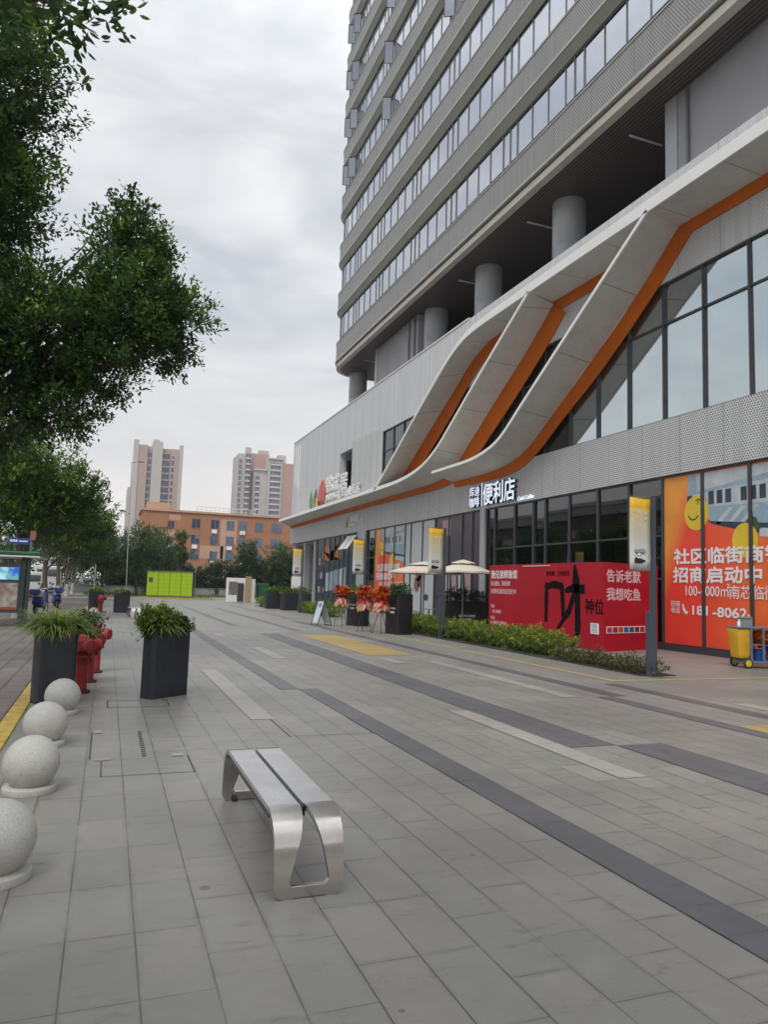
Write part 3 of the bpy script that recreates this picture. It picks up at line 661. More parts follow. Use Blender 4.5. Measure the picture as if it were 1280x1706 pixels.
# ------------------------------------------------------------------ granite ball bollards
m_, n_, l_, b_ = nodes('speckled_white_granite')
f_ = noise(n_, l_, 140, 2, None, 0.7); g_ = noise(n_, l_, 5, 5); h_ = noise(n_, l_, 22, 5, None, .7)
c_ = mix(n_, l_, (0.52, 0.515, 0.49), (0.36, 0.355, 0.34), ramp(n_, l_, f_, 0.45, 0.62)); c_ = mix(n_, l_, c_, (0.40, 0.385, 0.34), mth(n_, l_, 'MULTIPLY', ramp(n_, l_, g_, .42, .66), .8))
c_ = mix(n_, l_, c_, (0.22, 0.20, 0.17), mth(n_, l_, 'MULTIPLY', ramp(n_, l_, h_, .6, .72), .6))
l_.new(c_, b_.inputs['Base Color']); b_.inputs['Roughness'].default_value = 0.7; bump(n_, l_, b_, h_, .25, .004); M['granite'] = m_
def make_bollard(loc, label):
    t = thing('stone_bollard', loc, label, 'bollard', 'granite ball bollards along the kerb')
    pr = [(.198 * math.cos(R(a)), .207 + .198 * math.sin(R(a))) for a in range(-60, 90, 6)] + [(.002, .405)]
    MB().lathe(pr, n=40).build('ball', M['granite'], t, smooth=True)
    MB().lathe([(.185, 0), (.19, .012), (.185, .042), (.17, .052), (.10, .056)], n=40).build('base', M['granite'], t, smooth=True)
    return t
bo = make_bollard((-.46, 4.46, 0), 'granite ball bollard nearest the camera, with a dark scratch')
MB().tube([(-.02 + .205 * math.sin(R(a)) * .9, -.205 * math.cos(R(a)) * .75, .20 + (a - 30) * .0028) for a in range(-10, 62, 6)], [.002, .004, .005, .006, .005, .006, .007, .006, .005, .004, .004, .003], 5).build('scratch', M['joint'], bo)
for x, y, lb in ((-.44, 6.15, 'granite ball bollard second in the near row, standing clear on its wide base'), (-.46, 7.75, 'granite ball bollard third in the near row, before the grassy planter'), (-.40, 9.45, 'granite ball bollard beside the foot of the tall planter and first hydrant'), (-.42, 29.2, 'far granite ball bollard, the nearer of the pair past the hydrants'), (-.42, 31.2, 'far granite ball bollard, the farther of the pair past the hydrants')):
    c = copy_tree(bo); c.location = (x, y, 0); c['label'] = lb; c.rotation_euler = (0, 0, y)
    for k in [k for k in bpy.data.objects if k.parent == c and k.name.startswith('scratch')]: bpy.data.objects.remove(k)

# ------------------------------------------------------------------ hydrants
M['red'] = pm('glossy_red_paint', (0.36, 0.024, 0.026), 0.5, var=0.5, scale=14, bmp=.15)
M['red_dark'] = pm('rusty_dark_red_base', (0.10, 0.03, 0.028), 0.7, var=.4, scale=18)
def make_hydrant(loc, label):
    t = thing('fire_hydrant', loc, label, 'hydrant', 'red hydrants beside the tall planter')
    MB().lathe([(.15, 0), (.15, .028), (.11, .032), (.10, .05)], n=20).build('base_flange', M['red_dark'], t, smooth=True)
    MB().lathe([(.102, .05), (.098, .47), (.155, .475), (.16, .487), (.16, .515), (.10, .52), (.098, .55), (.11, .57)], n=24).build('barrel', M['red'], t, smooth=True)
    bl = MB()
    for k in range(8): a = 2 * math.pi * k / 8; bl.lathe([(.013, .4), (.013, .535)], (.132 * math.cos(a), .132 * math.sin(a), 0), 6)
    bl.build('bolts', M['red_dark'], t)
    MB().lathe([(.11, .55), (.145, .575), (.15, .69), (.125, .735), (.09, .745), (.085, .765), (.055, .785), (.03, .795)], n=24).build('head', M['red'], t, smooth=True)
    for a in (-35, 50):
        ca, sa = math.cos(R(a)), math.sin(R(a)); P = lambda d, z: (ca * d, sa * d, z)
        n = MB().tube([P(.06, .645), P(.19, .645)], [.078, .072], 16).tube([P(.19, .645), P(.205, .645), P(.255, .645), P(.262, .645)], [.07, .092, .088, .06], 18)
        n.build('outlet', M['red'], t, smooth=True)
    return t
hy = make_hydrant((-.27, 11.12, 0), 'red hydrant nearest the camera beside the tall planter')
hy.rotation_euler = (0, 0, R(-25))
for x, y, lb, a in ((-.2, 12.2, 'middle red hydrant of the three close together', -10), (-.12, 13.4, 'red hydrant at the back of the three close together', 5), (-.22, 36.3, 'far red hydrant standing alone beside two grassy planters', -20)):
    c = copy_tree(hy); c.location = (x, y, 0); c.rotation_euler = (0, 0, R(a)); c['label'] = lb

# ------------------------------------------------------------------ planters
M['slate'] = pm('dark_slate_blue_metal', (0.022, 0.026, 0.038), 0.42, var=.45, scale=5)
M['black'] = pm('black_sheet_metal', (0.012, 0.012, 0.013), 0.45, var=.3, scale=3)
M['soil'] = pm('dark_soil', (0.045, 0.035, 0.028), 0.95, var=.4, scale=20, bmp=.5)
M['print_white'] = pm('white_lettering', (0.80, 0.80, 0.80), 0.5, var=.05)
def make_planter(loc, label, w=.72, d=.34, h=.94, r=.09, taper=1.09, rz=0.0, mat='slate', group='tall dark planters on the plaza'):
    t = thing('planter', loc, label, 'planter', group, rz)
    po = rrect(w, d, r); n = len(po); k2 = .93
    m = MB(); sc = lambda k, z: [(x * k, y * k, z) for x, y in po]
    m.loft([sc(1, 0), sc(1 + (taper - 1) * .5, h * .5), sc(taper, h - .01), sc(taper * .995, h), sc(taper * k2, h), sc(taper * k2, h - .07)], cap=True)
    m.build('planter_body', M[mat], t, smooth=True)
    MB().prism([(x * taper * .92, y * taper * .92) for x, y in po], h - .09, h - .05).build('soil', M['soil'], t)
    return t
make_planter((.835, 10.62, 0), 'tapered slate planter on open paving holding a yellow green bush', .67, .25, .935, .06, 1.0, R(37))
make_planter((-.56, 10.34, 0), 'tapered slate planter by the yellow kerb and hydrants, under arching grass', .46, .34, .94, .07, 1.03, R(24))
make_planter((-.45, 37.2, 0), 'far slate planter by the kerb next to a lone hydrant', .60, .45, .98, .05, 1.02, R(8))
make_planter((.70, 36.2, 0), 'far slate planter standing mid paving with a dome of pale grass', .66, .45, .98, .05, 1.02, R(8))
for x, y, lb, rz in ((9.85, 45.4, 'slate planter box at the far corner, leftmost of three', 0), (10.35, 43.0, 'slate planter box at the far corner, middle of three', 12), (11.25, 43.8, 'slate planter box at the far corner, rightmost of three by the pole', 0)):
    make_planter((x, y, 0), lb, 1.0, .7, 1.0, .03, 1.03, R(rz), group='slate planters at the far shop corner')
p = make_planter((9.55, 28.0, 0), 'black planter box with faint lettering behind the farther flower stand', .58, .9, 1.30, .03, 1.02, R(8), 'black', 'black planter boxes by the cafe')
writing('lettering', 'COTTI COFFEE', .085, (-.30, .28, .80), FX, M['print_white'], p); writing('lettering', '库迪咖啡', .09, (-.302, .12, .66), FX, M['print_white'], p)
p = make_planter((9.45, 23.35, 0), 'black planter box behind the paired flower stands, at the hedge end', .58, .9, 1.36, .03, 1.02, R(6), 'black', 'black planter boxes by the cafe')
writing('lettering', 'COTTI COFFEE', .085, (-.30, .28, .84), FX, M['print_white'], p); writing('lettering', '库迪咖啡', .09, (-.302, .12, .70), FX, M['print_white'], p)
p = make_planter((14.35, 28.0, 0), 'wide black planter counter lettered in white under the cafe umbrella', 2.1, .6, 1.08, .03, 1.01, 0, 'black', 'black planter boxes by the cafe')
writing('lettering', 'COTTI COFFEE', .115, (-.02, -.308, .44), FY, M['print_white'], p, align='CENTER', bold=.01); writing('lettering', '库迪咖啡', .10, (-.02, -.308, .29), FY, M['print_white'], p, align='CENTER')

# ------------------------------------------------------------------ banner poles
M['pole'] = pm('blue_grey_pole_paint', (0.06, 0.072, 0.092), 0.45, var=.2, scale=3)
m_, n_, l_, b_ = nodes('yellow_to_white_banner')
t_ = n_.new('ShaderNodeTexCoord'); s_ = n_.new('ShaderNodeSeparateXYZ'); l_.new(t_.outputs['Object'], s_.inputs[0])
x_ = n_.new('ShaderNodeValToRGB'); e_ = x_.color_ramp.elements
e_[0].position = 0.22; e_[0].color = (.60, .61, .60, 1); e_[1].position = 1; e_[1].color = (.72, .42, .02, 1)
k_ = e_.new(.45); k_.color = (.52, .51, .44, 1); k_ = e_.new(.75); k_.color = (.58, .48, .25, 1); k_ = e_.new(.84); k_.color = (.70, .50, .16, 1); k_ = e_.new(.86); k_.color = (.72, .42, .02, 1)
l_.new(mth(n_, l_, 'DIVIDE', mth(n_, l_, 'SUBTRACT', s_.outputs['Z'], 2.09), 1.46), x_.inputs[0]); l_.new(x_.outputs[0], b_.inputs['Base Color']); b_.inputs['Roughness'].default_value = .6
M['banner'] = m_
M['ink'] = pm('black_print', (0.015, 0.015, 0.016), 0.6, var=.1)
M['ink_grey'] = pm('grey_print', (0.30, 0.30, 0.33), 0.6, var=.2, scale=30)
M['ink_gold'] = pm('gold_print', (0.55, 0.42, 0.06), 0.6)
M['ink_pale'] = pm('pale_print', (0.66, 0.60, 0.56), 0.6)
def disc(m, cx, cz, rx, rz, y, n=18, a0=0):
    m.add([(cx + rx * math.cos(2 * math.pi * k / n + a0), y, cz + rz * math.sin(2 * math.pi * k / n + a0)) for k in range(n)], [tuple(range(n))])
def make_pole(loc, label, prnt):
    t = thing('banner_pole', loc, label, 'banner pole', 'banner poles along the shop hedge')
    MB().box(-.09, .09, -.06, .06, 0, 1.28).build('pole_base', M['pole'], t, bevel=.008)
    MB().box(.0, .09, -.055, .055, 1.281, 3.56).build('pole', M['pole'], t, bevel=.006)
    MB().box(-.53, -.002, -.012, .012, 3.545, 3.565).box(-.53, -.002, -.012, .012, 2.075, 2.095).build('banner_arm', M['frame_grey'], t)
    bn = MB()
    P = [(-.52 + .515 * u / 4, .008 * math.sin(u * 1.3 + k * .5), 2.10 + 1.44 * k / 8) for k in range(9) for u in range(5)]
    bn.add(P, [(k * 5 + u, k * 5 + u + 1, k * 5 + u + 6, k * 5 + u + 5) for k in range(8) for u in range(4)])
    b = bn.build('banner', M['banner'], t, smooth=True, fix=False)
    sg = b.modifiers.new('thick', 'SOLIDIFY'); sg.thickness = .006; sg.offset = 0
    y = -.016
    m = MB(); disc(m, -.30, 2.27, .12, .05, y); disc(m, -.37, 2.28, .045, .06, y - .001); disc(m, -.21, 2.275, .07, .026, y - .001); disc(m, -.355, 2.42, .022, .02, y - .003); disc(m, -.245, 2.425, .022, .02, y - .003); disc(m, -.33, 2.375, .017, .018, y - .005); disc(m, -.27, 2.377, .017, .017, y - .005); disc(m, -.30, 2.35, .011, .007, y - .005)
    m.build('panda_print', M['ink'], b, fix=False)
    m = MB(); disc(m, -.30, 2.375, .07, .052, y - .003); m.build('panda_print', M['print_white'], b, fix=False)
    m = MB(); disc(m, -.31, 2.47, .11, .035, y); disc(m, -.20, 2.45, .07, .05, y + .001); m.add([(-.24, y, 2.50), (-.215, y, 2.505), (-.21, y, 2.525), (-.235, y, 2.52)], [(0, 1, 2, 3)]); m.add([(-.19, y, 2.50), (-.16, y, 2.51), (-.15, y, 2.53), (-.185, y, 2.515)], [(0, 1, 2, 3)]); m.build('grey_print', M['ink_grey'], b, fix=False)
    m = MB()
    for k in range(5): m.add([(-.10 + k * .012, y, 2.32 + k * .03), (-.085 + k * .012, y, 2.33 + k * .03), (-.06 + k * .008, y, 2.37 + k * .03), (-.075 + k * .01, y, 2.36 + k * .03)], [(0, 1, 2, 3)])
    m.build('leaf_print', M['ink_gold'], b, fix=False)
    m = MB()
    for cx, z in ((-.42, 3.24), (-.29, 3.22), (-.14, 3.20), (-.28, 2.96), (-.14, 3.10)): m.add([(cx - .025, y, z), (cx + .025, y, z), (cx + .025, y, z + .07), (cx - .025, y, z + .07)], [(0, 1, 2, 3)])
    m.build('pale_print', M['ink_pale'], b, fix=False)
    return t
bp = make_pole((10.2, 11.77, 0), 'tall grey pole with a yellow banner at the near hedge end, before the red hoarding', 1)
for y, lb in ((21.5, 'grey pole with a yellow banner among the cafe umbrellas'), (29.3, 'grey pole with a yellow banner behind the farther flower stand'), (40.0, 'farthest grey pole with a yellow banner, at the building corner')):
    c = copy_tree(bp); c.location = (10.2, y, 0); c['label'] = lb

# ------------------------------------------------------------------ red hoarding
M['hoard'] = pm('red_printed_hoarding', (0.43, 0.007, 0.022), 0.45, var=.2, scale=1.1, bmp=.03, spec=.3)
M['hoard_ink'] = pm('black_brush_ink', (0.006, 0.005, 0.006), 0.9, var=.1, spec=.1)
M['print_pink'] = pm('pale_pink_lettering', (0.72, 0.52, 0.54), 0.5, var=.05)
hd = thing('hoarding', (12.9, 16.8, 0), 'red printed hoarding box with white and black writing before the shop glass', 'hoarding')
OH = (12.9, 16.8, 0)
MB(OH).box(12.9, 12.96, 16.8, 23.25, .0, 2.48).build('front_panel', M['hoard'], hd)
sp_ = MB(OH).box(12.961, 15.66, 16.8, 16.86, .0, 2.48).build('side_panel', M['hoard'], hd); sp_.rotation_euler = (0, 0, R(17.5))
MB(OH).box(12.961, 15.54, 23.19, 23.25, .0, 2.47).build('side_panel', M['hoard'], hd)
def hw(tx, size, y, z, mt='print_white', w_=1.0, bold=0.0): return writing('lettering', tx, size, (12.896, y, z), FX, M[mt], hd, .003, bold, w_, off=OH)
hw('渔兄弟鲜鱼馆', .31, 23.12, 2.03, 'print_white', .96, .02)
hw('匠心做鱼，美味如鲜', .19, 23.12, 1.76, 'print_pink', .78, .008); hw('来到渔兄弟此次正在进行中', .19, 23.12, 1.49, 'print_pink', .76, .008)
hw('地址', .13, 23.1, .98, 'print_pink'); hw('一楼 商业街', .14, 23.1, .80, 'print_pink'); hw('电话：', .13, 23.1, .58, 'print_pink'); hw('1F  商业街渔兄弟鲜鱼馆', .14, 23.1, .41, 'print_pink', .75)
hw('诸事顺，百物皆宜', .17, 19.62, 2.10, 'hoard_ink', .92); hw('神位', .46, 17.62, 1.05, 'hoard_ink', .97, .012)
st = MB(OH)
def brush(pts, wd):
    X = 12.8975 - .0009 * (len(st.v) > 0) * (1 + len(st.v) // 30); n = len(pts); Ls, Rs = [], []
    dense = []
    for i in range(n - 1):
        for q in range(5):
            t = q / 5; dense.append((pts[i][0] * (1 - t) + pts[i + 1][0] * t, pts[i][1] * (1 - t) + pts[i + 1][1] * t, wd[i] * (1 - t) + wd[i + 1] * t))
    dense.append((*pts[-1], wd[-1]))
    for i, (y, z, w_) in enumerate(dense):
        a = dense[max(i - 1, 0)]; b = dense[min(i + 1, len(dense) - 1)]; d = Vector((b[0] - a[0], b[1] - a[1])).normalized(); nn = Vector((-d.y, d.x)) * w_ * .5 * 1.5 * random.Random(i).uniform(.92, 1.08)
        Ls.append((y + nn.x, z + nn.y)); Rs.append((y - nn.x, z - nn.y))
    vs = [(X, *p) for p in Ls] + [(X, *p) for p in Rs]; m = len(Ls); st.add(vs, [(i, i + 1, m + i + 1, m + i) for i in range(m - 1)])
brush([(19.60, 1.90), (19.58, 1.6), (19.60, .66)], [.10, .14, .12]); 
brush([(19.66, 1.74), (19.2, 1.83), (18.76, 1.78), (18.72, 1.4), (18.67, .86)], [.10, .16, .15, .14, .12])
brush([(18.60, 1.64), (18.2, 1.73), (17.62, 1.70)], [.09, .17, .19]); brush([(18.12, 2.42), (18.06, 2.0), (17.98, 1.55), (17.95, .65), (18.0, .28), (18.28, .06)], [.08, .22, .19, .18, .17, .06]); brush([(18.12, 1.62), (18.38, 1.05), (18.96, .50)], [.12, .15, .07])
st.build('brush_character', M['hoard_ink'], hd, fix=False)
nc = MB(OH).box(12.885, 12.899, 16.98, 17.34, .46, .76).build('white_notice', M['print_white'], hd)
writing('lettering', '招财\n进宝', .13, (12.883, 17.30, .635), FX, M['ink_grey'], nc, .001, off=OH)
def hs(tx, size, x, z, bold=.02): return writing('lettering', tx, size, (x, 16.796, z), FY, M['print_pink'], sp_, .003, bold, 1.13, off=OH)
hs('告诉老默', .375, 13.05, 1.96); hs('我想吃鱼', .375, 13.05, 1.45)
sw = MB(OH).box(13.06, 14.95, 16.788, 16.799, .50, .69).build('colour_strip', M['print_white'], sp_)
for k, c in enumerate(((.45, .02, .15), (.30, .01, .02), (.45, .10, .01), (.01, .10, .42), (.01, .12, .06), (.25, .0, .06), (.40, .02, .03))):
    MB(OH).box(13.08 + k * .268, 13.31 + k * .268, 16.784, 16.787, .52, .67).build('colour_square', pm('printed_square', c, .5), sp_)
MB(OH).box(12.88, 12.895, 19.4, 21.0, 2.40, 2.43).build('tape_strip', M['print_pink'], hd)

# ------------------------------------------------------------------ signs
m_, n_, l_, b_ = nodes('lit_white_letters'); b_.inputs['Base Color'].default_value = (.8, .84, .9, 1); b_.inputs['Emission Color'].default_value = (.75, .85, 1, 1); b_.inputs['Emission Strength'].default_value = .55; M['lit'] = m_
M['navy'] = pm('navy_letter_side', (.03, .045, .11), .5)
XS = 15.44; OS = (XS, 28, 5.8)
sg = thing('store_sign', OS, 'lit white channel letter sign of the convenience store on the grey fascia', 'sign')
def sgt(tx, size, y, z, w_, bold):
    b = writing('letter_side', tx, size, (XS + .05, y, z), FX, M['navy'], sg, .05, bold + .006, w_, off=OS)
    writing('letter_face', tx, size, (XS - .004, y, z), FX, M['lit'], b, .003, bold, w_, off=OS)
sgt('库迪', .50, 29.86, 5.86, 1.0, .012); sgt('咖啡', .50, 29.86, 5.36, 1.0, .012); sgt('便利店', 1.02, 28.55, 5.42, .90, .016)
MB(OS).box(XS - .008, XS + .02, 28.655, 28.695, 5.30, 6.36).build('divider_bar', M['lit'], sg)
writing('letter_face', 'Cotti Coffee', .24, (XS + .09, 25.78, 5.27), FX, M['lit'], sg, .01, .01, 1.0, off=OS, skew=.25)

M['sign_green'] = pm('green_emblem', (.10, .26, .10), .45); M['sign_red'] = pm('red_emblem', (.62, .08, .05), .45); M['sign_yellow'] = pm('yellow_emblem', (.68, .40, .06), .45); M['sign_teal'] = pm('deep_green_emblem', (.03, .13, .10), .45)
OP = (15.2, 52, 7.6)
ps = thing('building_sign', OP, 'large white letters with a green yellow and red flame emblem above the level ribbon', 'sign')
for tx, size, y, z, w_ in (('锦', 1.32, 53.2, 8.62, 1.35), ('成', 1.32, 51.35, 8.56, 1.25), ('居', 1.32, 49.55, 8.42, 1.3)):
    writing('letter', tx, size, (15.2, y, z), FX, M['white_edge'], ps, .05, .02, w_, off=OP)
writing('letter', 'JINCHENG', .62, (15.2, 53.1, 7.95), FX, M['white_edge'], ps, .04, .01, .95, off=OP); writing('letter', '菁华商业街区', .72, (15.2, 50.2, 7.80), FX, M['white_edge'], ps, .04, .01, 1.2, off=OP)
def leafshape(y0, z0, ang, ln, wd):
    a = R(ang); d = Vector((math.cos(a), math.sin(a))); n = Vector((-d.y, d.x)); P = []
    for k in range(13): t = k / 12; P.append(d * ln * t + n * wd * math.sin(math.pi * t ** .8))
    for k in range(11, 0, -1): t = k / 12; P.append(d * ln * t - n * wd * .5 * math.sin(math.pi * t))
    return [(15.18, y0 - p.x, z0 + p.y) for p in P]
for nm, a, ln, wd, y0, z0 in (('sign_green', 100, 1.6, .62, 57.3, 7.6), ('sign_teal', 78, 1.5, .42, 56.3, 7.75), ('sign_yellow', 66, 1.2, .52, 55.9, 7.5), ('sign_red', 76, 2.2, .75, 54.9, 7.55), ('sign_red', 98, 1.8, .5, 53.7, 7.9), ('sign_yellow', 50, .8, .4, 55.3, 7.5)):
    MB(OP).sheet(leafshape(y0, z0, a, ln, wd), (-1, 0, 0), .04 + wd * .06).build('emblem_petal', M[nm], ps)
OQ = (15.55, 47, 5.9)
qs = thing('small_fascia_sign', OQ, 'small white lettering with a red petal emblem on the fascia over the far shop', 'sign')
writing('letter', '锦成居', .52, (15.54, 47.85, 5.98), FX, M['white_edge'], qs, .02, .01, 1.15, off=OQ); writing('letter', 'JINCHENG', .30, (15.54, 47.85, 5.62), FX, M['white_edge'], qs, .02, .01, .95, off=OQ); writing('letter', '商业', .32, (15.54, 45.6, 5.78), FX, M['white_edge'], qs, .02, .01, 1.1, off=OQ)
MB(OQ).sheet([(15.53, y + .7 , z + .02) for _, y, z in leafshape(48.0, 5.6, 75, .75, .14)], (-1, 0, 0), .02).build('emblem_petal', M['sign_red'], qs)
MB(OQ).sheet([(15.528, y + .7 , z + .02) for _, y, z in leafshape(48.1, 5.58, 100, .5, .12)], (-1, 0, 0), .02).build('emblem_petal', M['sign_yellow'], qs)

# ------------------------------------------------------------------ printed films on the shop glass
m_, n_, l_, b_ = nodes('orange_red_printed_film')
t_ = n_.new('ShaderNodeTexCoord'); s_ = n_.new('ShaderNodeSeparateXYZ'); l_.new(t_.outputs['Object'], s_.inputs[0])
gy = mth(n_, l_, 'DIVIDE', mth(n_, l_, 'MULTIPLY', s_.outputs['Y'], -1), 5.0)
c_ = mix(n_, l_, (0.80, 0.065, 0.04), (0.82, 0.20, 0.03), ramp(n_, l_, gy, .25, .95)); c_ = mix(n_, l_, c_, (0.78, 0.30, 0.04), mth(n_, l_, 'MULTIPLY', ramp(n_, l_, mth(n_, l_, 'MULTIPLY_ADD', s_.outputs['Z'], 0.2, mth(n_, l_, 'MULTIPLY', gy, -2.6)), .22, .55), 1.0))
w_ = noise(n_, l_, .9, 3); c_ = mix(n_, l_, c_, (0.42, 0.03, 0.03), mth(n_, l_, 'MULTIPLY', ramp(n_, l_, w_, .5, .8), .35))
l_.new(c_, b_.inputs['Base Color']); b_.inputs['Roughness'].default_value = .35; bump(n_, l_, b_, noise(n_, l_, 2.5, 3), .08, .03)
M['film'] = m_
M['film_sky'] = pm('pale_blue_print', (.30, .42, .52), .4, var=.3, scale=1.5); M['film_wall'] = pm('pale_wall_print', (.50, .55, .58), .4, var=.25, scale=2); M['film_dark'] = pm('dark_blue_print', (.03, .055, .09), .4, var=.5, scale=3); M['film_yellow'] = pm('yellow_print', (.74, .52, .03), .4, var=.15, scale=1.5); M['film_gold'] = pm('golden_print', (.70, .40, .03), .4, var=.1)
M['film_green'] = pm('tree_print', (.05, .10, .05), .5, var=.5, scale=4); M['film_white'] = pm('white_film_lettering', (.78, .78, .78), .42, var=.04)
def make_film(loc, label, full=True):
    t = thing('window_poster', loc, label, 'window film', 'orange leasing films')
    def P(mat, poly, lay, nm='picture'):
        return MB().sheet([(-.0012 * lay, -u, v) for u, v in poly], (-1, 0, 0), .001).build(nm, M[mat], fl, fix=True)
    fl = MB().box(0, .006, -4.92, 0, .17, 5.14).build('film', M['film'], t)
    bl = P('film_sky', [(1.0, 5.1), (4.9, 5.1), (4.9, 2.9), (3.3, 3.35), (1.9, 3.7), (1.15, 4.0), (.95, 4.4)], 2)
    P('film_wall', [(1.3, 5.1), (4.9, 5.1), (4.9, 4.95), (1.6, 4.62), (1.35, 4.6)], 3); P('film_wall', [(1.1, 4.5), (4.9, 4.75), (4.9, 4.05), (1.7, 4.12), (1.2, 4.2)], 3)
    for k in range(7): P('film_dark', [(1.75 + k * .30 + (k // 3) * .22, 4.18), (1.95 + k * .30 + (k // 3) * .22, 4.18), (1.95 + k * .30 + (k // 3) * .22, 4.56), (1.75 + k * .30 + (k // 3) * .22, 4.55)], 4)
    P('film_dark', [(.95, 4.15), (1.15, 4.15), (1.15, 4.5), (.95, 4.5)], 4)
    for k in range(3): P('film_wall', [(2.0 + k * .42, 3.62), (2.14 + k * .42, 3.6), (2.62 + k * .42, 4.02), (2.46 + k * .42, 4.05)], 4)
    P('film_dark', [(1.7, 3.72), (4.9, 3.42), (4.9, 3.15), (3.2, 3.32), (1.9, 3.62)], 4); P('film_green', [(2.9, 3.5), (3.15, 3.75), (3.35, 3.7), (3.5, 3.4), (3.3, 3.35)], 5); P('film_wall', [(3.45, 3.2), (4.9, 3.05), (4.9, 3.3), (3.45, 3.42)], 5)
    P('film_yellow', [(1.30 + .46 * math.cos(2 * math.pi * k / 28), 3.98 + .5 * math.sin(2 * math.pi * k / 28)) for k in range(28)], 6)
    P('film_yellow', [(2.98 + .42 * math.cos(2 * math.pi * k / 28), 3.12 + .46 * math.sin(2 * math.pi * k / 28)) for k in range(28)], 6)
    def arc(cx, cz, r, a0, a1, wd): return [(cx + (r + s * wd) * math.cos(R(a)), cz + (r + s * wd) * math.sin(R(a))) for s, rng in ((1, range(a0, a1 + 1, 8)), (-1, range(a1, a0 - 1, -8))) for a in rng]
    P('film_dark', arc(1.18, 3.98, .19, 195, 340, .022), 7); P('film_dark', arc(1.37, 4.28, .09, 20, 160, .02), 7)
    P('film_dark', [(1.32, 4.22), (1.36, 4.21), (1.40, 4.32), (1.36, 4.33)], 7)
    X = -.012
    def T(tx, s, u, v, w_=1.0, b=.0): writing('lettering', tx, s, (X, -u, v), FX, M['film_white'], fl, .001, b, w_)
    T('社区临街商铺', .47, .40, 2.57, 1.36, .034); T('招商启动中', .47, .36, 2.03, 1.36, .034)
    T('100-4000㎡', .40, .80, 1.62, .86, .004); T('南芯临街商铺', .38, 2.42, 1.60, 1.0, .004)
    T('招商\n电话', .19, .26, 1.30, 1.0, .01)
    m = MB(); m.sheet([(X, -.72, 1.36), (X, -.78, 1.38), (X, -.80, 1.28), (X, -.87, 1.19), (X, -.95, 1.16), (X, -.93, 1.10), (X, -.84, 1.08), (X, -.74, 1.20)], (-1, 0, 0), .001); m.build('phone_mark', M['film_white'], fl)
    T('181', .36, 1.02, 1.09, 1.4, .03); T('-8062-', .36, 1.85, 1.07, 1.4, .03); T('1066', .36, 3.75, 1.05, 1.4, .03)
    return t
make_film((FXP + .105, 17.50, 0), 'orange and red leasing film nearest the camera, behind the cleaning cart')
f2 = make_film((FXP + .105, 43.0, 0), 'orange and red leasing film farther off, behind the flower stands')
M['film_grey'] = pm('pale_grey_film', (.50, .53, .54), .4, var=.1, scale=.7); M['film_purple'] = pm('dusky_purple_film', (.075, .06, .085), .35, var=.4, scale=.8); M['film_skin'] = pm('brown_print', (.26, .13, .09), .5, var=.5, scale=3); M['film_pink'] = pm('pink_print', (.45, .28, .30), .5, var=.2)
t = thing('window_poster', (FXP + .105, 38.0, 0), 'pale grey film with a brown figure print behind the left umbrella', 'window film')
f = MB().box(0, .006, -4.0, 0, .17, 5.14).build('film', M['film_grey'], t)
def blob(cy, cz, ry, rz, seed, n=22):
    q = random.Random(seed); return [(-.0015, -(cy + ry * math.cos(2 * math.pi * k / n) * q.uniform(.82, 1.1)), cz + rz * math.sin(2 * math.pi * k / n) * q.uniform(.82, 1.1)) for k in range(n)]
for cy, cz, ry, rz, sd in ((1.9, 2.35, .45, .45, 1), (1.7, 1.75, .38, .42, 2), (2.1, 1.95, .28, .35, 3)): MB().sheet(blob(cy, cz, ry, rz, sd), (-1, 0, 0), .001).build('picture', M['film_skin'], f)
MB().sheet(blob(3.55, 3.6, .25, .42, 5), (-1, 0, 0), .001).build('picture', M['film_skin'], f); MB().sheet(blob(3.0, 1.1, .3, .2, 7), (-1, 0, 0), .001).build('picture', M['frame'], f)
t = thing('window_poster', (FXP + .105, 33.95, 0), 'dusky purple film with a pink patch between the pale film and white column', 'window film')
f = MB().box(0, .006, -4.9, 0, .17, 5.14).build('film', M['film_purple'], t)
MB().sheet([(-.0015, -.9, 4.2), (-.0015, -1.7, 4.2), (-.0015, -1.75, 5.0), (-.0015, -.7, 5.0)], (-1, 0, 0), .001).build('picture', M['film_pink'], f)
for k in range(4): MB().sheet([(-.0015, -(1.3 + k * .75), .9), (-.0015, -(1.75 + k * .75), .9), (-.0015, -(1.65 + k * .75), 2.6), (-.0015, -(1.2 + k * .7), 2.4)], (-1, 0, 0), .001).build('picture', M['film_pink' if k % 2 else 'film_grey'], f)
t = thing('window_poster', (FXP + .105, 56.5, 0), 'dark street scene film with an orange dome on the far shop glass', 'window film')
f = MB().box(0, .006, -10.2, 0, .17, 5.14).build('film', M['film_dark'], t)
MB().sheet([(-.0015, -(1.2 + 2.6 * k / 12), 3.35 + (0 if k in (0, 12) else 1.35 * math.sin(math.pi * k / 12) ** .7)) for k in range(13)] + [(-.0015, -6.2, 4.8), (-.0015, -6.3, 3.45)], (-1, 0, 0), .001).build('picture', pm('orange_print', (.50, .17, .05), .5, var=.4, scale=1.5), f)
for k in range(6): MB().sheet([(-.002, -(2.6 + k * .85), 1.1 + .05 * k), (-.002, -(3.35 + k * .85), 1.12 + .05 * k), (-.002, -(3.35 + k * .85), 2.55 + .07 * k), (-.002, -(2.6 + k * .85), 2.45 + .07 * k)], (-1, 0, 0), .001).build('picture', M['film_sky' if k % 2 else 'film_wall'], f)
M['wood'] = pm('brown_wood', (.30, .14, .06), .55, var=.3, scale=6)
for k in range(9): MB().sheet(blob(.7 + (k % 3) * .6, 1.2 + (k // 3) * 1.1, .22, .3, 20 + k, 9), (-1, 0, 0), .001).build('picture', M['film_skin' if k % 2 else 'film_grey'], f)
sa = nb()
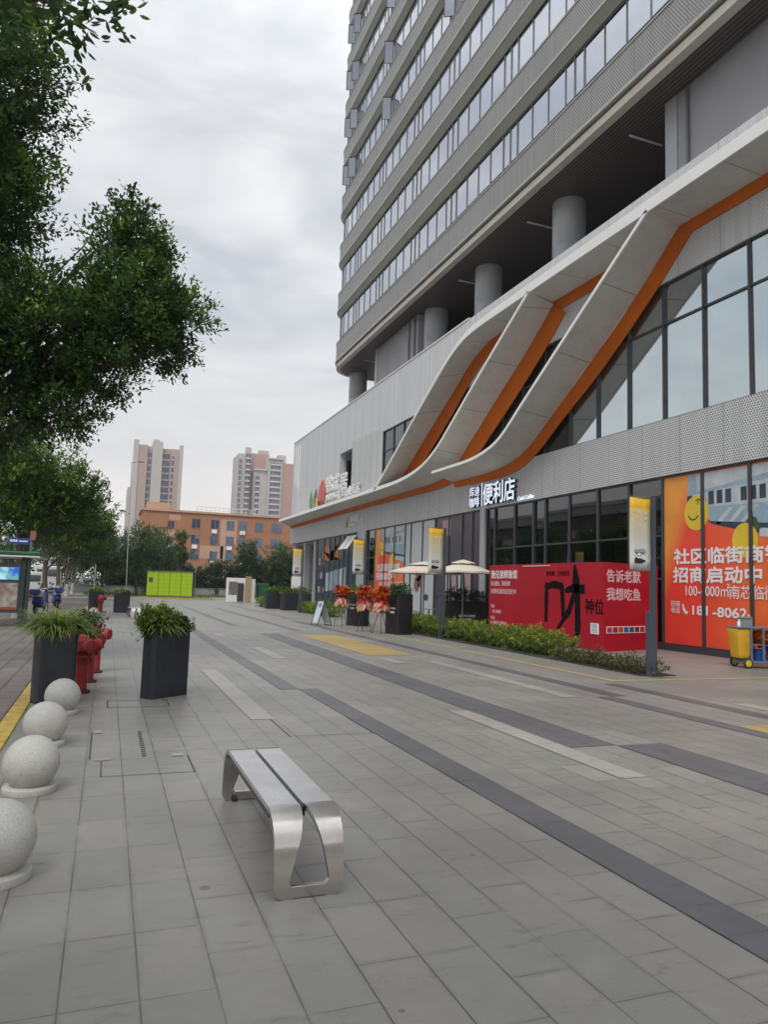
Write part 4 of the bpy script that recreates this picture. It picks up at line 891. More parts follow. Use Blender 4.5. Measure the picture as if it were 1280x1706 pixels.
for y in (47.85, 46.75): sa.sheet([(15.50, y + .42, 5.0), (15.50, y - .48, 5.0), (14.85, y - .48, 4.05), (14.85, y + .42, 4.05)], (-.8, 0, .55), .03)
B('awning_window', M['white_edge'], sa)

# ------------------------------------------------------------------ foliage
M['leaf_fig'] = leafm('fig_leaves', (0.030, 0.066, 0.022), (0.072, 0.150, 0.034), (0.20, 0.31, 0.05), .38)
M['leaf_mid'] = leafm('street_tree_leaves', (0.036, 0.080, 0.018), (0.095, 0.19, 0.028), (0.22, 0.34, 0.04), .35)
M['leaf_far'] = leafm('far_tree_leaves', (0.032, 0.076, 0.028), (0.066, 0.145, 0.045), (0.12, 0.23, 0.055), .3)
M['leaf_grass'] = leafm('arching_grass_leaves', (0.14, 0.21, 0.04), (0.27, 0.36, 0.08), (0.42, 0.46, 0.18), .3)
M['leaf_hedge'] = leafm('hedge_leaves', (0.06, 0.11, 0.02), (0.16, 0.24, 0.032), (0.38, 0.44, 0.06), .3)
M['leaf_red'] = leafm('reddish_hedge_leaves', (0.045, 0.06, 0.02), (0.10, 0.12, 0.03), (0.20, 0.12, 0.05), .2)
M['leaf_dark'] = leafm('dark_shrub_leaves', (0.022, 0.052, 0.018), (0.046, 0.10, 0.03), (0.10, 0.18, 0.04), .25)
M['bark'] = barkm('grey_bark', (0.15, 0.13, 0.11)); M['limewash'] = barkm('limewashed_bark', (0.60, 0.59, 0.56))
M['petal_orange'] = leafm('orange_petals', (0.55, 0.10, 0.01), (0.75, 0.17, 0.015), (0.80, 0.30, 0.03), .2)
M['petal_red'] = leafm('red_wrapping', (0.22, 0.006, 0.010), (0.48, 0.018, 0.025), (0.62, 0.07, 0.10), .2)
M['petal_gold'] = leafm('gold_and_pink_wrapping', (0.55, 0.30, 0.18), (0.62, 0.42, 0.22), (0.70, 0.25, 0.28), .2)

def leafmesh(name, P, D, S, ln, wd, tone, mat, parent=None, rng=None, fold=.10, off=(0, 0, 0)):
    """many small leaves: P base points, D directions, ln and wd sizes; each a folded six cornered leaf"""
    n = len(P); D = D / np.maximum(1e-6, np.linalg.norm(D, axis=1, keepdims=True))
    A = S - D * (S * D).sum(1, keepdims=True); A /= np.maximum(1e-6, np.linalg.norm(A, axis=1, keepdims=True))
    Nn = np.cross(D, A)
    ln = np.broadcast_to(np.asarray(ln, float), (n,))[:, None]; wd = np.broadcast_to(np.asarray(wd, float), (n,))[:, None]
    mid = P + D * ln * .5
    V = np.empty((n, 6, 3)); up_ = Nn * wd * fold; q1, q2 = P + D * ln * .32, P + D * ln * .70
    V[:, 0] = P; V[:, 1] = q1 + A * wd * .46 + up_; V[:, 2] = q2 + A * wd * .40 + up_; V[:, 3] = P + D * ln; V[:, 4] = q2 - A * wd * .40 + up_; V[:, 5] = q1 - A * wd * .46 + up_
    V = V - np.asarray(off)
    me = bpy.data.meshes.new(name); me.vertices.add(6 * n); me.vertices.foreach_set('co', V.astype(np.float32).ravel())
    me.loops.add(6 * n); me.loops.foreach_set('vertex_index', np.arange(6 * n, dtype=np.int32))
    me.polygons.add(n); me.polygons.foreach_set('loop_start', np.arange(0, 6 * n, 6, dtype=np.int32)); me.polygons.foreach_set('loop_total', np.full(n, 6, dtype=np.int32))
    me.update(calc_edges=True)
    at = me.attributes.new('tone', 'FLOAT', 'FACE'); at.data.foreach_set('value', np.clip(tone, 0, 1).astype(np.float32))
    me.materials.append(mat); o = bpy.data.objects.new(name, me); COL.objects.link(o)
    if parent is not None: o.parent = parent
    return o

def crown(name, lobes, ncl, per, leaf, mat, parent, seed, off, twig=.38, droop=0.0, spray=.14, young=.2, wr=.48, shell=.45):
    """twig clusters through the volume of uneven lobes (cx, cy, cz, rx, ry, rz)"""
    g = np.random.default_rng(seed); Lb = np.array(lobes, float)
    vol = (Lb[:, 3] * Lb[:, 4] * Lb[:, 5]) ** .72; pr = vol / vol.sum()
    k = g.choice(len(Lb), ncl, p=pr)
    d = g.normal(size=(ncl, 3)); d /= np.linalg.norm(d, axis=1, keepdims=True)
    r = g.random(ncl) ** shell
    sp = g.random(ncl) < spray; r = np.where(sp, g.uniform(.95, 1.22, ncl), r)
    # lumps: swell and dent the lobe surface so that the outline is uneven
    ph = g.uniform(0, 6.28, (len(Lb), 3)); lump = 1 + .16 * np.sin(d[:, 0] * 4.1 + ph[k, 0]) * np.sin(d[:, 1] * 3.7 + ph[k, 1]) + .12 * np.sin(d[:, 2] * 6.3 + ph[k, 2])
    c = Lb[k, :3] + d * Lb[k, 3:] * (r * lump)[:, None]
    td = d * np.array([1, 1, .7]) + g.normal(size=(ncl, 3)) * .55 + np.array([0, 0, .35 - droop]); td /= np.linalg.norm(td, axis=1, keepdims=True)
    tone_c = g.beta(1.6, 3.2, ncl) + (g.random(ncl) < young) * (d[:, 2] > -.2) * .45  # pale young leaves kept to upper sides, also painting highlights on the crown
    n = ncl * per; ci = np.repeat(np.arange(ncl), per)
    tw = np.where(sp, twig * 1.25, twig)[ci]; u = g.random(n)
    ld = td[ci] + g.normal(size=(n, 3)) * .75
    sd = np.cross(ld, np.array([0, 0, 1.0])) + g.normal(size=(n, 3)) * .42      # blades lie roughly level, as leaves do
    spread = (.25 + .3 * (1 - u))[:, None] * tw[:, None] * .46
    P = c[ci] + td[ci] * (u * tw)[:, None] + g.normal(size=(n, 3)) * spread
    sz = leaf * g.uniform(.7, 1.25, n)
    return leafmesh(name, P, ld, sd, sz, sz * wr, tone_c[ci] + g.normal(size=n) * .12, mat, parent, off=off)

def limb(m, a, b, r0, r1, seed, n=6, wob=.08):
    q = random.Random(seed); a, b = Vector(a), Vector(b); L_ = (b - a).length; P = []
    for i in range(n + 1):
        t = i / n; p = a.lerp(b, t) + Vector((q.uniform(-1, 1), q.uniform(-1, 1), q.uniform(-.6, .6))) * wob * L_ * math.sin(math.pi * t) * .6
        p.z += .08 * L_ * math.sin(math.pi * t); P.append(p)
    m.tube(P, [r0 + (r1 - r0) * i / n for i in range(n + 1)], 8); return P

def tree(loc, label, lobes, ncl, per, leaf, mat, seed, th=2.6, tr=.16, white=True, group='street trees along the pavement', **k):
    t = thing('street_tree', loc, label, 'tree', group); q = random.Random(seed)
    top = Vector((loc[0] + q.uniform(-.2, .2), loc[1], th)); m = MB(loc)
    base = Vector(loc)
    pts = [base, base.lerp(top, .25) + Vector((.04, 0, 0)), base.lerp(top, .6), top]
    m.tube(pts, [tr * 1.35, tr, tr * .85, tr * .75], 12)
    for i, lb in enumerate(lobes):
        c = Vector(lb[:3]); s = top if i % 2 else base.lerp(top, .8)
        P = limb(m, s, c, tr * .42, tr * .10, seed + i)
        for j in range(3):
            d = Vector((q.uniform(-1, 1) * lb[3], q.uniform(-1, 1) * lb[4], q.uniform(-.5, .9) * lb[5])) * .75
            limb(m, P[3 + j], c + d, tr * .11, tr * .03, seed + 31 * i + j, 4)
    tk = m.build('trunk', M['bark'], t, smooth=True)
    if white: MB(loc).tube([base + Vector((0, 0, .004)), base.lerp(top, .25) + Vector((.04, 0, 0)), base.lerp(top, .42) + Vector((.015, 0, 0))], [tr * 1.37 + .004, tr + .006, tr * .92 + .006], 12).build('lime_band', M['limewash'], tk, smooth=True)
    crown('crown', lobes, ncl, per, leaf, M[mat], t, seed, loc, **k); return t

tree((-3.2, 5.2, 0), 'nearest street tree, whose large leaves hang into the top left corner', [(-1.40, 6.5, 6.45, .85, .7, .42), (-.70, 6.5, 6.52, .40, .45, .16), (-2.6, 6.0, 6.7, 1.2, 1.0, .8), (-3.4, 5.0, 7.3, 1.7, 1.6, 1.2)], 750, 16, .105, 'leaf_fig', 11, th=4.2, twig=.34, spray=.10)
tree((-3.1, 14.0, 0), 'large dark leafy street tree filling the left side with a long arm over the plaza', [(-2.85, 14, 10.6, 1.10, 1.6, 2.4), (-2.6, 14, 8.2, .98, 1.5, 1.2), (.0, 14.3, 7.35, .50, .7, .95), (-.05, 14.3, 8.25, .24, .4, .50), (.36, 14.2, 7.5, .26, .4, .55), (.74, 14, 6.58, .70, .7, .28), (.0, 14, 6.35, .95, 1.0, .55),
      (-1.3, 14, 5.95, 1.15, 1.5, .95), (-2.9, 14, 5.6, 1.2, 1.6, 1.1), (-.42, 14, 5.2, .50, .7, .40), (-1.15, 14, 4.55, .70, 1.0, .36), (-2.3, 14, 4.15, .9, 1.2, .36), (.62, 14, 5.85, .60, .6, .16)], 3300, 42, .094, 'leaf_fig', 5, th=3.4, tr=.2, twig=.40, young=.30, spray=.16, shell=.38)
tree((-3.0, 30.0, 0), 'bright green street tree behind the bus shelter', [(-2.6, 30, 5.3, 1.6, 2.2, .9), (-1.45, 30, 4.75, .85, 1.2, .7), (-.68, 30, 4.95, .35, .5, .22), (-3.6, 31, 4.6, 1.6, 2.2, 1.3), (-1.4, 30.5, 3.9, .8, 1.1, .6), (-2.7, 30, 3.9, 1.3, 1.6, .7), (-.9, 30, 3.9, .5, .8, .5), (-3.4, 30, 6.0, 1.2, 1.6, .8)], 1500, 26, .125, 'leaf_mid', 21, th=2.7, twig=.42, young=.34)
for y, sd, lb in ((42, 3, 'dark street tree second along the kerb behind the bright green one'), (53, 4, 'dark street tree third along the kerb with a white painted foot'), (64, 8, 'street tree with a white painted foot, fourth along the kerb'), (74, 9, 'farthest street tree with a white painted foot down the pavement')):
    tree((-3.0, y, 0), lb, [(-2.6, y, 5.0, 2.0, 2.4, 1.3), (-1.2, y, 4.6, 1.2, 1.8, 1.1), (-3.6, y + 1, 5.2, 2.0, 2.4, 1.6), (-1.6, y, 3.6, 1.5, 1.9, .8), (-.4, y, 3.9, .8, 1.2, .9)], 620, 24, .19, 'leaf_mid' if sd < 4 else 'leaf_far', sd, th=2.3, tr=.15, twig=.5, young=.1)
for x, y, zt, wx, sd, lb in ((-.3, 69, 6.3, 1.9, 31, 'dark rounded tree beyond the crossing, left of the lamp mast'), (2.6, 71.5, 6.7, 2.0, 32, 'dark green tree behind the lamp mast beside the lime lockers'), (4.4, 75.0, 6.6, 1.7, 33, 'smaller dark tree just left of the brick building corner'), (14.0, 79, 6.1, 1.2, 34, 'small feathery tree before the middle of the brick building'), (17.6, 79, 5.9, 1.9, 35, 'broad green tree at the right end of the hedge by the far shop corner'), (20.2, 78, 5.0, 1.6, 36, 'green tree half hidden behind the far shop corner pole')):
    tree((x, y, 0), lb, [(x, y, zt * .72, wx * .8, wx, zt * .24), (x - wx * .5, y, zt * .55, wx * .6, wx * .7, zt * .2), (x + wx * .5, y, zt * .58, wx * .65, wx * .7, zt * .22), (x + .2, y, zt * .88, wx * .42, wx * .5, zt * .11), (x, y, zt * .38, wx * .9, wx * .9, zt * .14)], 560, 15, .2, 'leaf_far', sd, th=1.8, tr=.13, twig=.5, white=False, group='trees beyond the crossing', young=.12)
tree((7.0, 78, 0), 'slim clipped tree with a round top in front of the brick building', [(7.0, 78, 6.05, .68, .7, .42), (6.9, 78, 4.7, .55, .6, .4), (6.8, 78, 3.9, .9, 1.0, .7), (7.1, 78, 5.3, .18, .2, .25)], 420, 14, .17, 'leaf_far', 41, th=4.6, tr=.09, white=False, group='trees beyond the crossing', twig=.32, spray=.06)

for y, sd, lb in ((24, 61, 'street tree on the far side of the road, first past the bus shelter'), (36, 62, 'street tree on the far side of the road, second past the bus shelter'), (48, 63, 'street tree on the far side of the road, third past the bus shelter'), (60, 64, 'street tree on the far side of the road, opposite the scooters'), (72, 65, 'street tree on the far side of the road, opposite the crossing'), (86, 66, 'street tree on the far side of the road beyond the crossing'), (100, 67, 'farthest street tree on the far side of the road')):
    x = -14.2 if y < 80 else -9 + (y - 86) * .3
    tree((x, y, 0), lb, [(x, y, 4.7, 2.4, 2.6, 1.5), (x + 1.4, y, 4.0, 1.6, 2.2, 1.3), (x - 1.4, y + 1, 4.6, 1.9, 2.4, 1.5), (x, y, 2.6, 1.9, 2.2, 1.1), (x + .4, y, 6.0, 1.3, 1.5, .8)], 520, 14, .22, 'leaf_far', sd, th=2.0, tr=.15, twig=.5, young=.1, group='street trees across the road')
for y, sd, lb in ((-2.6, 68, 'unseen street tree added just behind the camera to shade the near paving'), (-13, 69, 'second unseen street tree added behind the camera for its shade')):
    tree((-2.6, y, 0), lb, [(-2.3, y, 6.5, 2.6, 2.8, 1.6), (-.4, y + .4, 6.0, 2.0, 2.4, 1.2), (-4.0, y, 6.4, 2.0, 2.6, 1.6), (-2, y, 8.2, 1.8, 2.0, 1.2)], 420, 14, .24, 'leaf_fig', sd, th=3.6, tr=.2, twig=.6)  # unseen trees added out of view to darken the near paving
t = thing('far_wood', (-20, 118, 0), 'dark mass of trees closing the end of the street', 'trees'); t['kind'] = 'stuff'
crown('foliage', [(-34 + i * 4.6, 118 + 3 * math.sin(i * 2.1), 3.0 + .6 * math.sin(i * 1.3), 3.2, 3, 3.6 + .5 * math.sin(i * 2.7)) for i in range(10)], 1700, 13, .42, M['leaf_far'], t, 77, (-20, 118, 0), twig=.9, shell=.35, young=.05)

# dark shrubs behind the lockers
for i in range(15):
    x = .6 + i * 1.42; h = 3.25 + .4 * math.sin(i * 1.9) + .25 * math.sin(i * .7 + 1); y = 80.5 + .6 * math.sin(i * 2.3)
    t = thing('tall_shrub', (x, y, 0), 'dark tall shrub in the unbroken row behind the low wall and lime lockers', 'shrub', 'row of shrubs behind the low wall')
    m = MB((x, y, 0)); q = random.Random(i)
    for k in range(5): limb(m, (x + q.uniform(-.3, .3), y, 0), (x + q.uniform(-.8, .8), y + q.uniform(-.5, .5), h * q.uniform(.6, .9)), .05, .012, i * 9 + k, 4)
    m.build('stem', M['bark'], t)
    crown('foliage', [(x, y, h * .55, .95, .9, h * .45), (x + q.uniform(-.4, .4), y, h * .85, .6, .7, h * .18), (x, y - .3, h * .25, .95, .8, h * .25)], 330, 13, .2, M['leaf_dark'], t, 100 + i, (x, y, 0), twig=.4, shell=.3, young=.07)
g_ = np.random.default_rng(8); n = 5200
P = np.column_stack([g_.uniform(-2, 26, n), g_.uniform(70.6, 79.0, n), np.full(n, .002)]); D = np.column_stack([g_.normal(size=n) * .4, g_.normal(size=n) * .4, np.ones(n)])
tag(leafmesh('grass', P, D, g_.normal(size=(n, 3)), g_.uniform(.10, .24, n), .07, g_.beta(2, 3, n), M['leaf_hedge']), kind='stuff')

# planter plants
def grassy(loc, label, w, d, h, ln, n, seed, rz=0.0, mat='leaf_grass', up=.9, cat='plant', group='grassy plants in the planters', wdt=.016):
    """arching strap leaves, each a strip of five pieces bending over"""
    t = thing('planter_plant', loc, label, cat, group, rz); g = np.random.default_rng(seed)
    V, Fc, tn = [], [], []
    for i in range(n):
        bx, by = g.uniform(-w, w) * .8, g.uniform(-d, d) * .8; a = math.atan2(by / max(d, .01) + g.normal() * .5, bx / max(w, .01) + g.normal() * .5) if g.random() < .8 else g.uniform(0, 6.28)
        L_ = ln * g.uniform(.55, 1.15); el = g.uniform(.5, 1.45) * up; p = np.array([bx, by, 0.0]); wd = wdt * g.uniform(.7, 1.2); tone = g.beta(2, 2.4); sv = np.array([-math.sin(a), math.cos(a), 0]); k0 = len(V)
        for s in range(6):
            ww = wd * (1 - (s / 5) ** 2.2) + .0008; V += [tuple(p - sv * ww * .5), tuple(p + sv * ww * .5)]
            p = p + np.array([math.cos(a) * math.cos(el), math.sin(a) * math.cos(el), math.sin(el)]) * L_ / 5; el -= .36 * g.uniform(.5, 1.3)
        for s in range(5): b = k0 + 2 * s; Fc.append((b, b + 1, b + 3, b + 2)); tn.append(tone)
    me = bpy.data.meshes.new('leaves'); me.from_pydata(V, [], Fc); at = me.attributes.new('tone', 'FLOAT', 'FACE'); at.data.foreach_set('value', np.array(tn, np.float32)); me.materials.append(M[mat])
    o = bpy.data.objects.new('leaves', me); COL.objects.link(o); o.parent = t
    crown('undergrowth', [(loc[0], loc[1], loc[2] + .03, w * .95, d * .95, .07)], 120, 10, .05, M['leaf_hedge' if mat == 'leaf_grass' else 'leaf_dark'], t, seed + 1, loc, twig=.08, spray=.02)
    return t
grassy((-.56, 10.34, .87), 'pale arching grass spilling over the planter by the yellow kerb', .24, .20, .3, .52, 900, 51, R(24), wdt=.020)
t = grassy((.77, 10.62, .86), 'yellow green tuft with dark shrubs in the planter on open paving', .20, .12, .3, .47, 760, 52, R(37), wdt=.018, up=1.2)
crown('green_shrub', [(.70, 10.56, 1.02, .20, .15, .15), (.60, 10.50, 1.0, .14, .12, .12)], 420, 11, .05, M['leaf_hedge'], t, 59, (.77, 10.62, .86), twig=.09, spray=.08)
crown('dark_shrub', [(.93, 10.70, .96, .22, .15, .13), (1.04, 10.78, .94, .12, .10, .10), (.62, 10.46, .95, .15, .11, .13), (.76, 10.54, .95, .2, .1, .11)], 620, 11, .036, M['leaf_dark'], t, 57, (.77, 10.62, .86), twig=.07, spray=.05)
for o in bpy.data.objects:
    if o.parent == t and o.name.startswith(('dark_shrub', 'green_shrub', 'undergrowth')): o.rotation_euler = (0, 0, -R(37))
for o in bpy.data.objects:
    if o.parent and o.parent.name == 'planter_plant' and o.name.startswith('undergrowth'): o.rotation_euler = (0, 0, -R(27))
MB((0, 0, 0)).box(-.06, .10, -.008, .008, .06, .10).build('plant_tag', M['print_white'], t).rotation_euler = (0, R(25), R(-30))
grassy((-.45, 37.2, .93), 'yellow green grass dome in the far planter by the kerb', .33, .25, .3, .36, 420, 53, R(8), wdt=.03); grassy((.70, 36.2, .93), 'yellow green grass dome in the far planter standing mid paving', .36, .25, .3, .36, 420, 54, R(8), wdt=.03)
t = thing('planter_shrub', (-.30, 11.6, 0), 'small dark layered shrub behind the tall planter and hydrants', 'plant')
MB((0, 0, 0)).tube([(0, 0, 0), (.02, 0, .5), (0, 0, .8)], [.03, .02, .015], 8).build('stem', M['bark'], t)
crown('foliage', [(-.28, 11.8, .88, .20, .2, .05), (-.26, 11.8, .98, .18, .18, .04), (-.24, 11.8, .78, .14, .2, .05)], 260, 9, .05, M['leaf_dark'], t, 58, (-.30, 11.6, 0), twig=.1, spray=.05)
def bush(loc, label, lobes, ncl, leaf, mat, seed, group, per=12):
    t = thing('planter_shrub', loc, label, 'plant', group)
    m = MB(loc); q = random.Random(seed)
    for lb in lobes: limb(m, (loc[0] + q.uniform(-.1, .1), loc[1], loc[2] - .02), lb[:3], .015, .006, seed, 3)
    m.build('stem', M['bark'], t); crown('foliage', lobes, ncl, per, leaf, M[mat], t, seed, loc, twig=.14); return t
G2 = 'shrubs in the shop planters'
bush((9.85, 45.4, .95), 'trimmed green shrub in the leftmost far corner planter', [(9.85, 45.4, 1.12, .5, .35, .16)], 160, .08, 'leaf_hedge', 61, G2)
bush((10.35, 43.0, .95), 'trimmed green shrub in the middle far corner planter', [(10.35, 43.0, 1.10, .5, .35, .14)], 160, .08, 'leaf_hedge', 62, G2)
bush((11.25, 43.8, .95), 'trimmed green shrub in the rightmost far corner planter', [(11.25, 43.8, 1.12, .5, .35, .15)], 160, .08, 'leaf_hedge', 63, G2)
bush((9.55, 28.0, 1.14), 'leafy shrub in the black planter behind the farther flower stand', [(9.55, 28.0, 1.33, .35, .5, .17)], 200, .07, 'leaf_hedge', 64, G2)
bush((9.45, 23.35, 1.22), 'leafy shrub in the black planter behind the paired flower stands', [(9.45, 23.4, 1.42, .33, .5, .18)], 200, .07, 'leaf_dark', 65, G2)
bush((14.35, 28.0, 1.0), 'dark shrub along the lettered counter planter', [(13.7, 28, 1.28, .4, .28, .24), (14.4, 28, 1.3, .5, .28, .26), (15.0, 28, 1.25, .4, .28, .22)], 380, .07, 'leaf_dark', 66, G2)

# hedges
def hedge(name, loc, label, lobes, ncl, per, leaf, mat, seed, **k):
    t = thing(name, loc, label, 'hedge', 'clipped hedges before the shops'); m = MB(loc); q = random.Random(seed)
    for lb in lobes:
        for j in range(6):
            x, y = lb[0] + q.uniform(-.6, .6) * lb[3], lb[1] + q.uniform(-.8, .8) * lb[4]; m.tube([(x, y, .005), (x + q.uniform(-.08, .08), y + q.uniform(-.08, .08), lb[2] + lb[5] * .4)], [.009, .004], 5)
    m.build('stem', M['bark'], t)['kind'] = 'stuff'; crown('foliage', lobes, ncl, per, leaf, M[mat], t, seed, loc, **k); return t
hedge('hedge', (10.75, 20.4, 0), 'long clipped yellow green hedge in front of the red hoarding and cafe', [(10.75, 16.0 + i * .78, .28, .54 + .05 * math.sin(i * 2.1), .60, .28 + .03 * math.sin(i * 1.3)) for i in range(13)], 4600, 13, .052, 'leaf_hedge', 71, twig=.11, young=.36, spray=.10, shell=.33)
hedge('hedge', (10.35, 13.5, 0), 'low thin reddish hedge between the clipped hedge and the nearest banner pole', [(10.36, 12.05 + i * .55, .13, .30 + .06 * math.sin(i * 1.7), .42, .14 + .03 * math.sin(i * 2.3)) for i in range(6)], 720, 12, .045, 'leaf_red', 72, twig=.10, young=.2, spray=.16, shell=.4)
hedge('hedge', (10.75, 37.6, 0), 'short bright hedge by the folding sign board', [(10.7, 35.3 + i * .95, .27, .5, .7, .30) for i in range(6)], 700, 11, .085, 'leaf_hedge', 73, twig=.16, young=.35)
hedge('hedge', (10.2, 50.0, 0), 'low far hedge left of the corner planters', [(9.9 + i * .25, 47.5 + i * 1.2, .26, .55, .8, .28) for i in range(5)], 460, 11, .1, 'leaf_hedge', 74, twig=.18, young=.25)
kb = MB(); kb.box(9.98, 10.85, 11.80, 15.3, -.05, .012).box(9.98, 11.5, 15.301, 26.0, -.05, .012); structure(kb.build('planting_soil', M['soil']))

# ------------------------------------------------------------------ flower stands
def flower_stand(loc, label, seed, rz):
    t = thing('flower_stand', loc, label, 'flower stand', 'opening day flower stands', rz); g = np.random.default_rng(seed)
    for k in range(3):
        a = 2 * math.pi * k / 3 + .4; MB().tube([(.30 * math.cos(a), .30 * math.sin(a), 0), (.03 * math.cos(a), .03 * math.sin(a), .92)], .012, 8).build('leg', M['frame'], t)
    MB().tube([(0, 0, .85), (0, 0, 1.25)], .02, 8).build('stem', M['frame'], t)
    crown('flowers', [(0, 0, 1.34, .27, .27, .14), (.05, -.05, 1.46, .14, .14, .10)], 230, 9, .055, M['petal_orange'], t, seed, (0, 0, 0), twig=.06, wr=.8, spray=.1)
    crown('red_flowers', [(-.12, .02, 1.48, .12, .12, .08), (.2, 0, 1.30, .12, .14, .12)], 70, 8, .055, M['petal_red'], t, seed + 1, (0, 0, 0), twig=.06, wr=.8)
    n = 120; a = g.uniform(0, 6.28, n); z0 = g.uniform(1.02, 1.22, n); rr = g.uniform(.05, .20, n)
    P = np.column_stack([rr * np.cos(a), rr * np.sin(a), z0]); D = np.column_stack([np.cos(a) * .45, np.sin(a) * .45, -np.ones(n)]) + g.normal(size=(n, 3)) * .25
    leafmesh('wrapping', P, D, np.column_stack([-np.sin(a), np.cos(a), g.normal(size=n) * .3]), g.uniform(.16, .34, n), g.uniform(.06, .14, n), g.random(n), M['petal_red'], t)
    n = 46; a = g.uniform(0, 6.28, n); P = np.column_stack([.2 * np.cos(a), .2 * np.sin(a), g.uniform(.95, 1.12, n)]); D = np.column_stack([np.cos(a) * .5, np.sin(a) * .5, -np.ones(n)])
    leafmesh('ribbon', P, D, np.column_stack([-np.sin(a), np.cos(a), 0 * a]), g.uniform(.2, .32, n), .12, g.random(n), M['petal_gold'], t)
    return t
flower_stand((8.72, 27.6, 0), 'orange and red flower stand on a black tripod next to the folding sign', 81, 0)
flower_stand((8.48, 24.2, 0), 'orange flower stand on a tripod, left of the adjoining pair', 82, 1.0)
flower_stand((8.78, 23.35, 0), 'orange and pink flower stand on a tripod, right of the adjoining pair', 83, 2.0)

# folding sign board
t = thing('sign_board', (8.0, 27.9, 0), 'white folding pavement sign board with blue print, standing open', 'sign board', rz=R(8))
M['board'] = pm('white_board_print', (.62, .66, .72), .45, var=.2, scale=6)
for s, tl in ((-1, .30), (1, .30)):
    f = MB(); P = [(-s * 0 + s * tl, -.30, .02), (s * tl, .30, .02), (s * .02, .30, .96), (s * .02, -.30, .96)]
    for i in range(4): f.tube([P[i], P[(i + 1) % 4]], .018, 6)
    f.build('board_frame', M['frame'], t)
    b = MB().sheet([(s * (tl - .025), -.27, .10), (s * (tl - .025), .27, .10), (s * .03, .27, .93), (s * .03, -.27, .93)], (-.9 * (-s), 0, .3), .012).build('board', M['board'], t)
    if s < 0: MB().sheet([(-.10, -.12, .72), (-.10, .12, .72), (-.055, .12, .86), (-.055, -.12, .86)], (-.95, 0, .3), .008).build('board_picture', pm('blue_print', (.10, .22, .50), .5), b)

# ------------------------------------------------------------------ cafe umbrellas, chair, table
M['canvas'] = pm('cream_canvas', (.66, .58, .50), .8, var=.08, scale=3)
def umbrella(loc, label, r, ztop, zrim):
    t = thing('umbrella', loc, label, 'umbrella', 'cream cafe umbrellas'); n = 8
    MB().tube([(0, 0, .05), (0, 0, ztop - .05)], .028, 10).build('pole', M['frame_grey'], t); MB().lathe([(.32, 0), (.32, .05), (.06, .08), (.04, .2)], n=20).build('base', M['frame'], t)
    def cone(r0, z0, r1, z1, sag, val, nm):
        m = MB(); V = []; F_ = []; S = 6; K = n * 4
        for s in range(S + 1):
            u = s / S
            for k in range(K):
                a = 2 * math.pi * k / K + .2; w_ = .5 + .5 * math.cos(a * n - .2 * n); rr = (r0 + (r1 - r0) * u) * (.955 + .045 * w_); V.append((rr * math.cos(a), rr * math.sin(a), z0 + (z1 - z0) * (u - sag * math.sin(math.pi * u)) - .02 * u * (1 - w_)))
        if val:
            for k in range(K): x, y, z = V[S * K + k]; V.append((x * 1.003, y * 1.003, z - val))
            S += 1
        for s in range(S):
            for k in range(K): F_.append((s * K + k, s * K + (k + 1) % K, (s + 1) * K + (k + 1) % K, (s + 1) * K + k))
        m.add(V, F_); return m.build(nm, M['canvas'], t, smooth=True, fix=False)
    zm = zrim + (ztop - zrim) * .62
    c = cone(r * .20, zm + .03, r, zrim + .06, .10, .07, 'canopy'); cone(.02, ztop, r * .42, zm + .07, .06, .03, 'top_vent')
    m = MB()
    for k in range(n): a = 2 * math.pi * k / n + .2; m.tube([(.04 * math.cos(a), .04 * math.sin(a), zm), (r * .96 * math.cos(a), r * .96 * math.sin(a), zrim + .03)], .009, 5)
    m.build('ribs', M['frame_grey'], c); return t
umbrella((13.95, 27.4, 0), 'cream double topped umbrella right of the banner pole, beside the red hoarding', 1.2, 2.83, 2.28)
umbrella((13.0, 29.3, 0), 'wider cream umbrella half behind the banner pole, to the left', 1.6, 2.75, 2.22)
t = thing('chair', (11.75, 27.6, 0), 'black slatted cafe chair at the small table under the left umbrella', 'chair', rz=R(30))
MB().box(-.24, .24, -.23, .23, .43, .455).build('seat', M['frame'], t, bevel=.006); m = MB()
for k in range(7): m.box(-.27, -.25, -.22 + k * .07, -.19 + k * .07, .46, .80)
m.box(-.275, -.245, -.24, .24, .80, .83).build('backrest', M['frame'], t)
for x, y in ((-.22, -.21), (.22, -.21), (.22, .21), (-.22, .21)): MB().tube([(x * 1.1, y * 1.1, 0), (x, y, .43)], .014, 6).build('leg', M['frame'], t)
for y in (-.235, .235): MB().tube([(-.26, y, .66), (.2, y, .62), (.22, y, .45)], .012, 6).build('armrest', M['frame'], t)
t = thing('table', (12.6, 27.8, 0), 'small round cafe table beside the black chair', 'table')
MB().lathe([(.33, .71), (.335, .72), (.33, .735)], n=28).build('table_top', M['frame_grey'], t); MB().lathe([(.24, 0), (.24, .03), (.035, .05), (.03, .71)], n=20).build('pedestal', M['frame'], t)

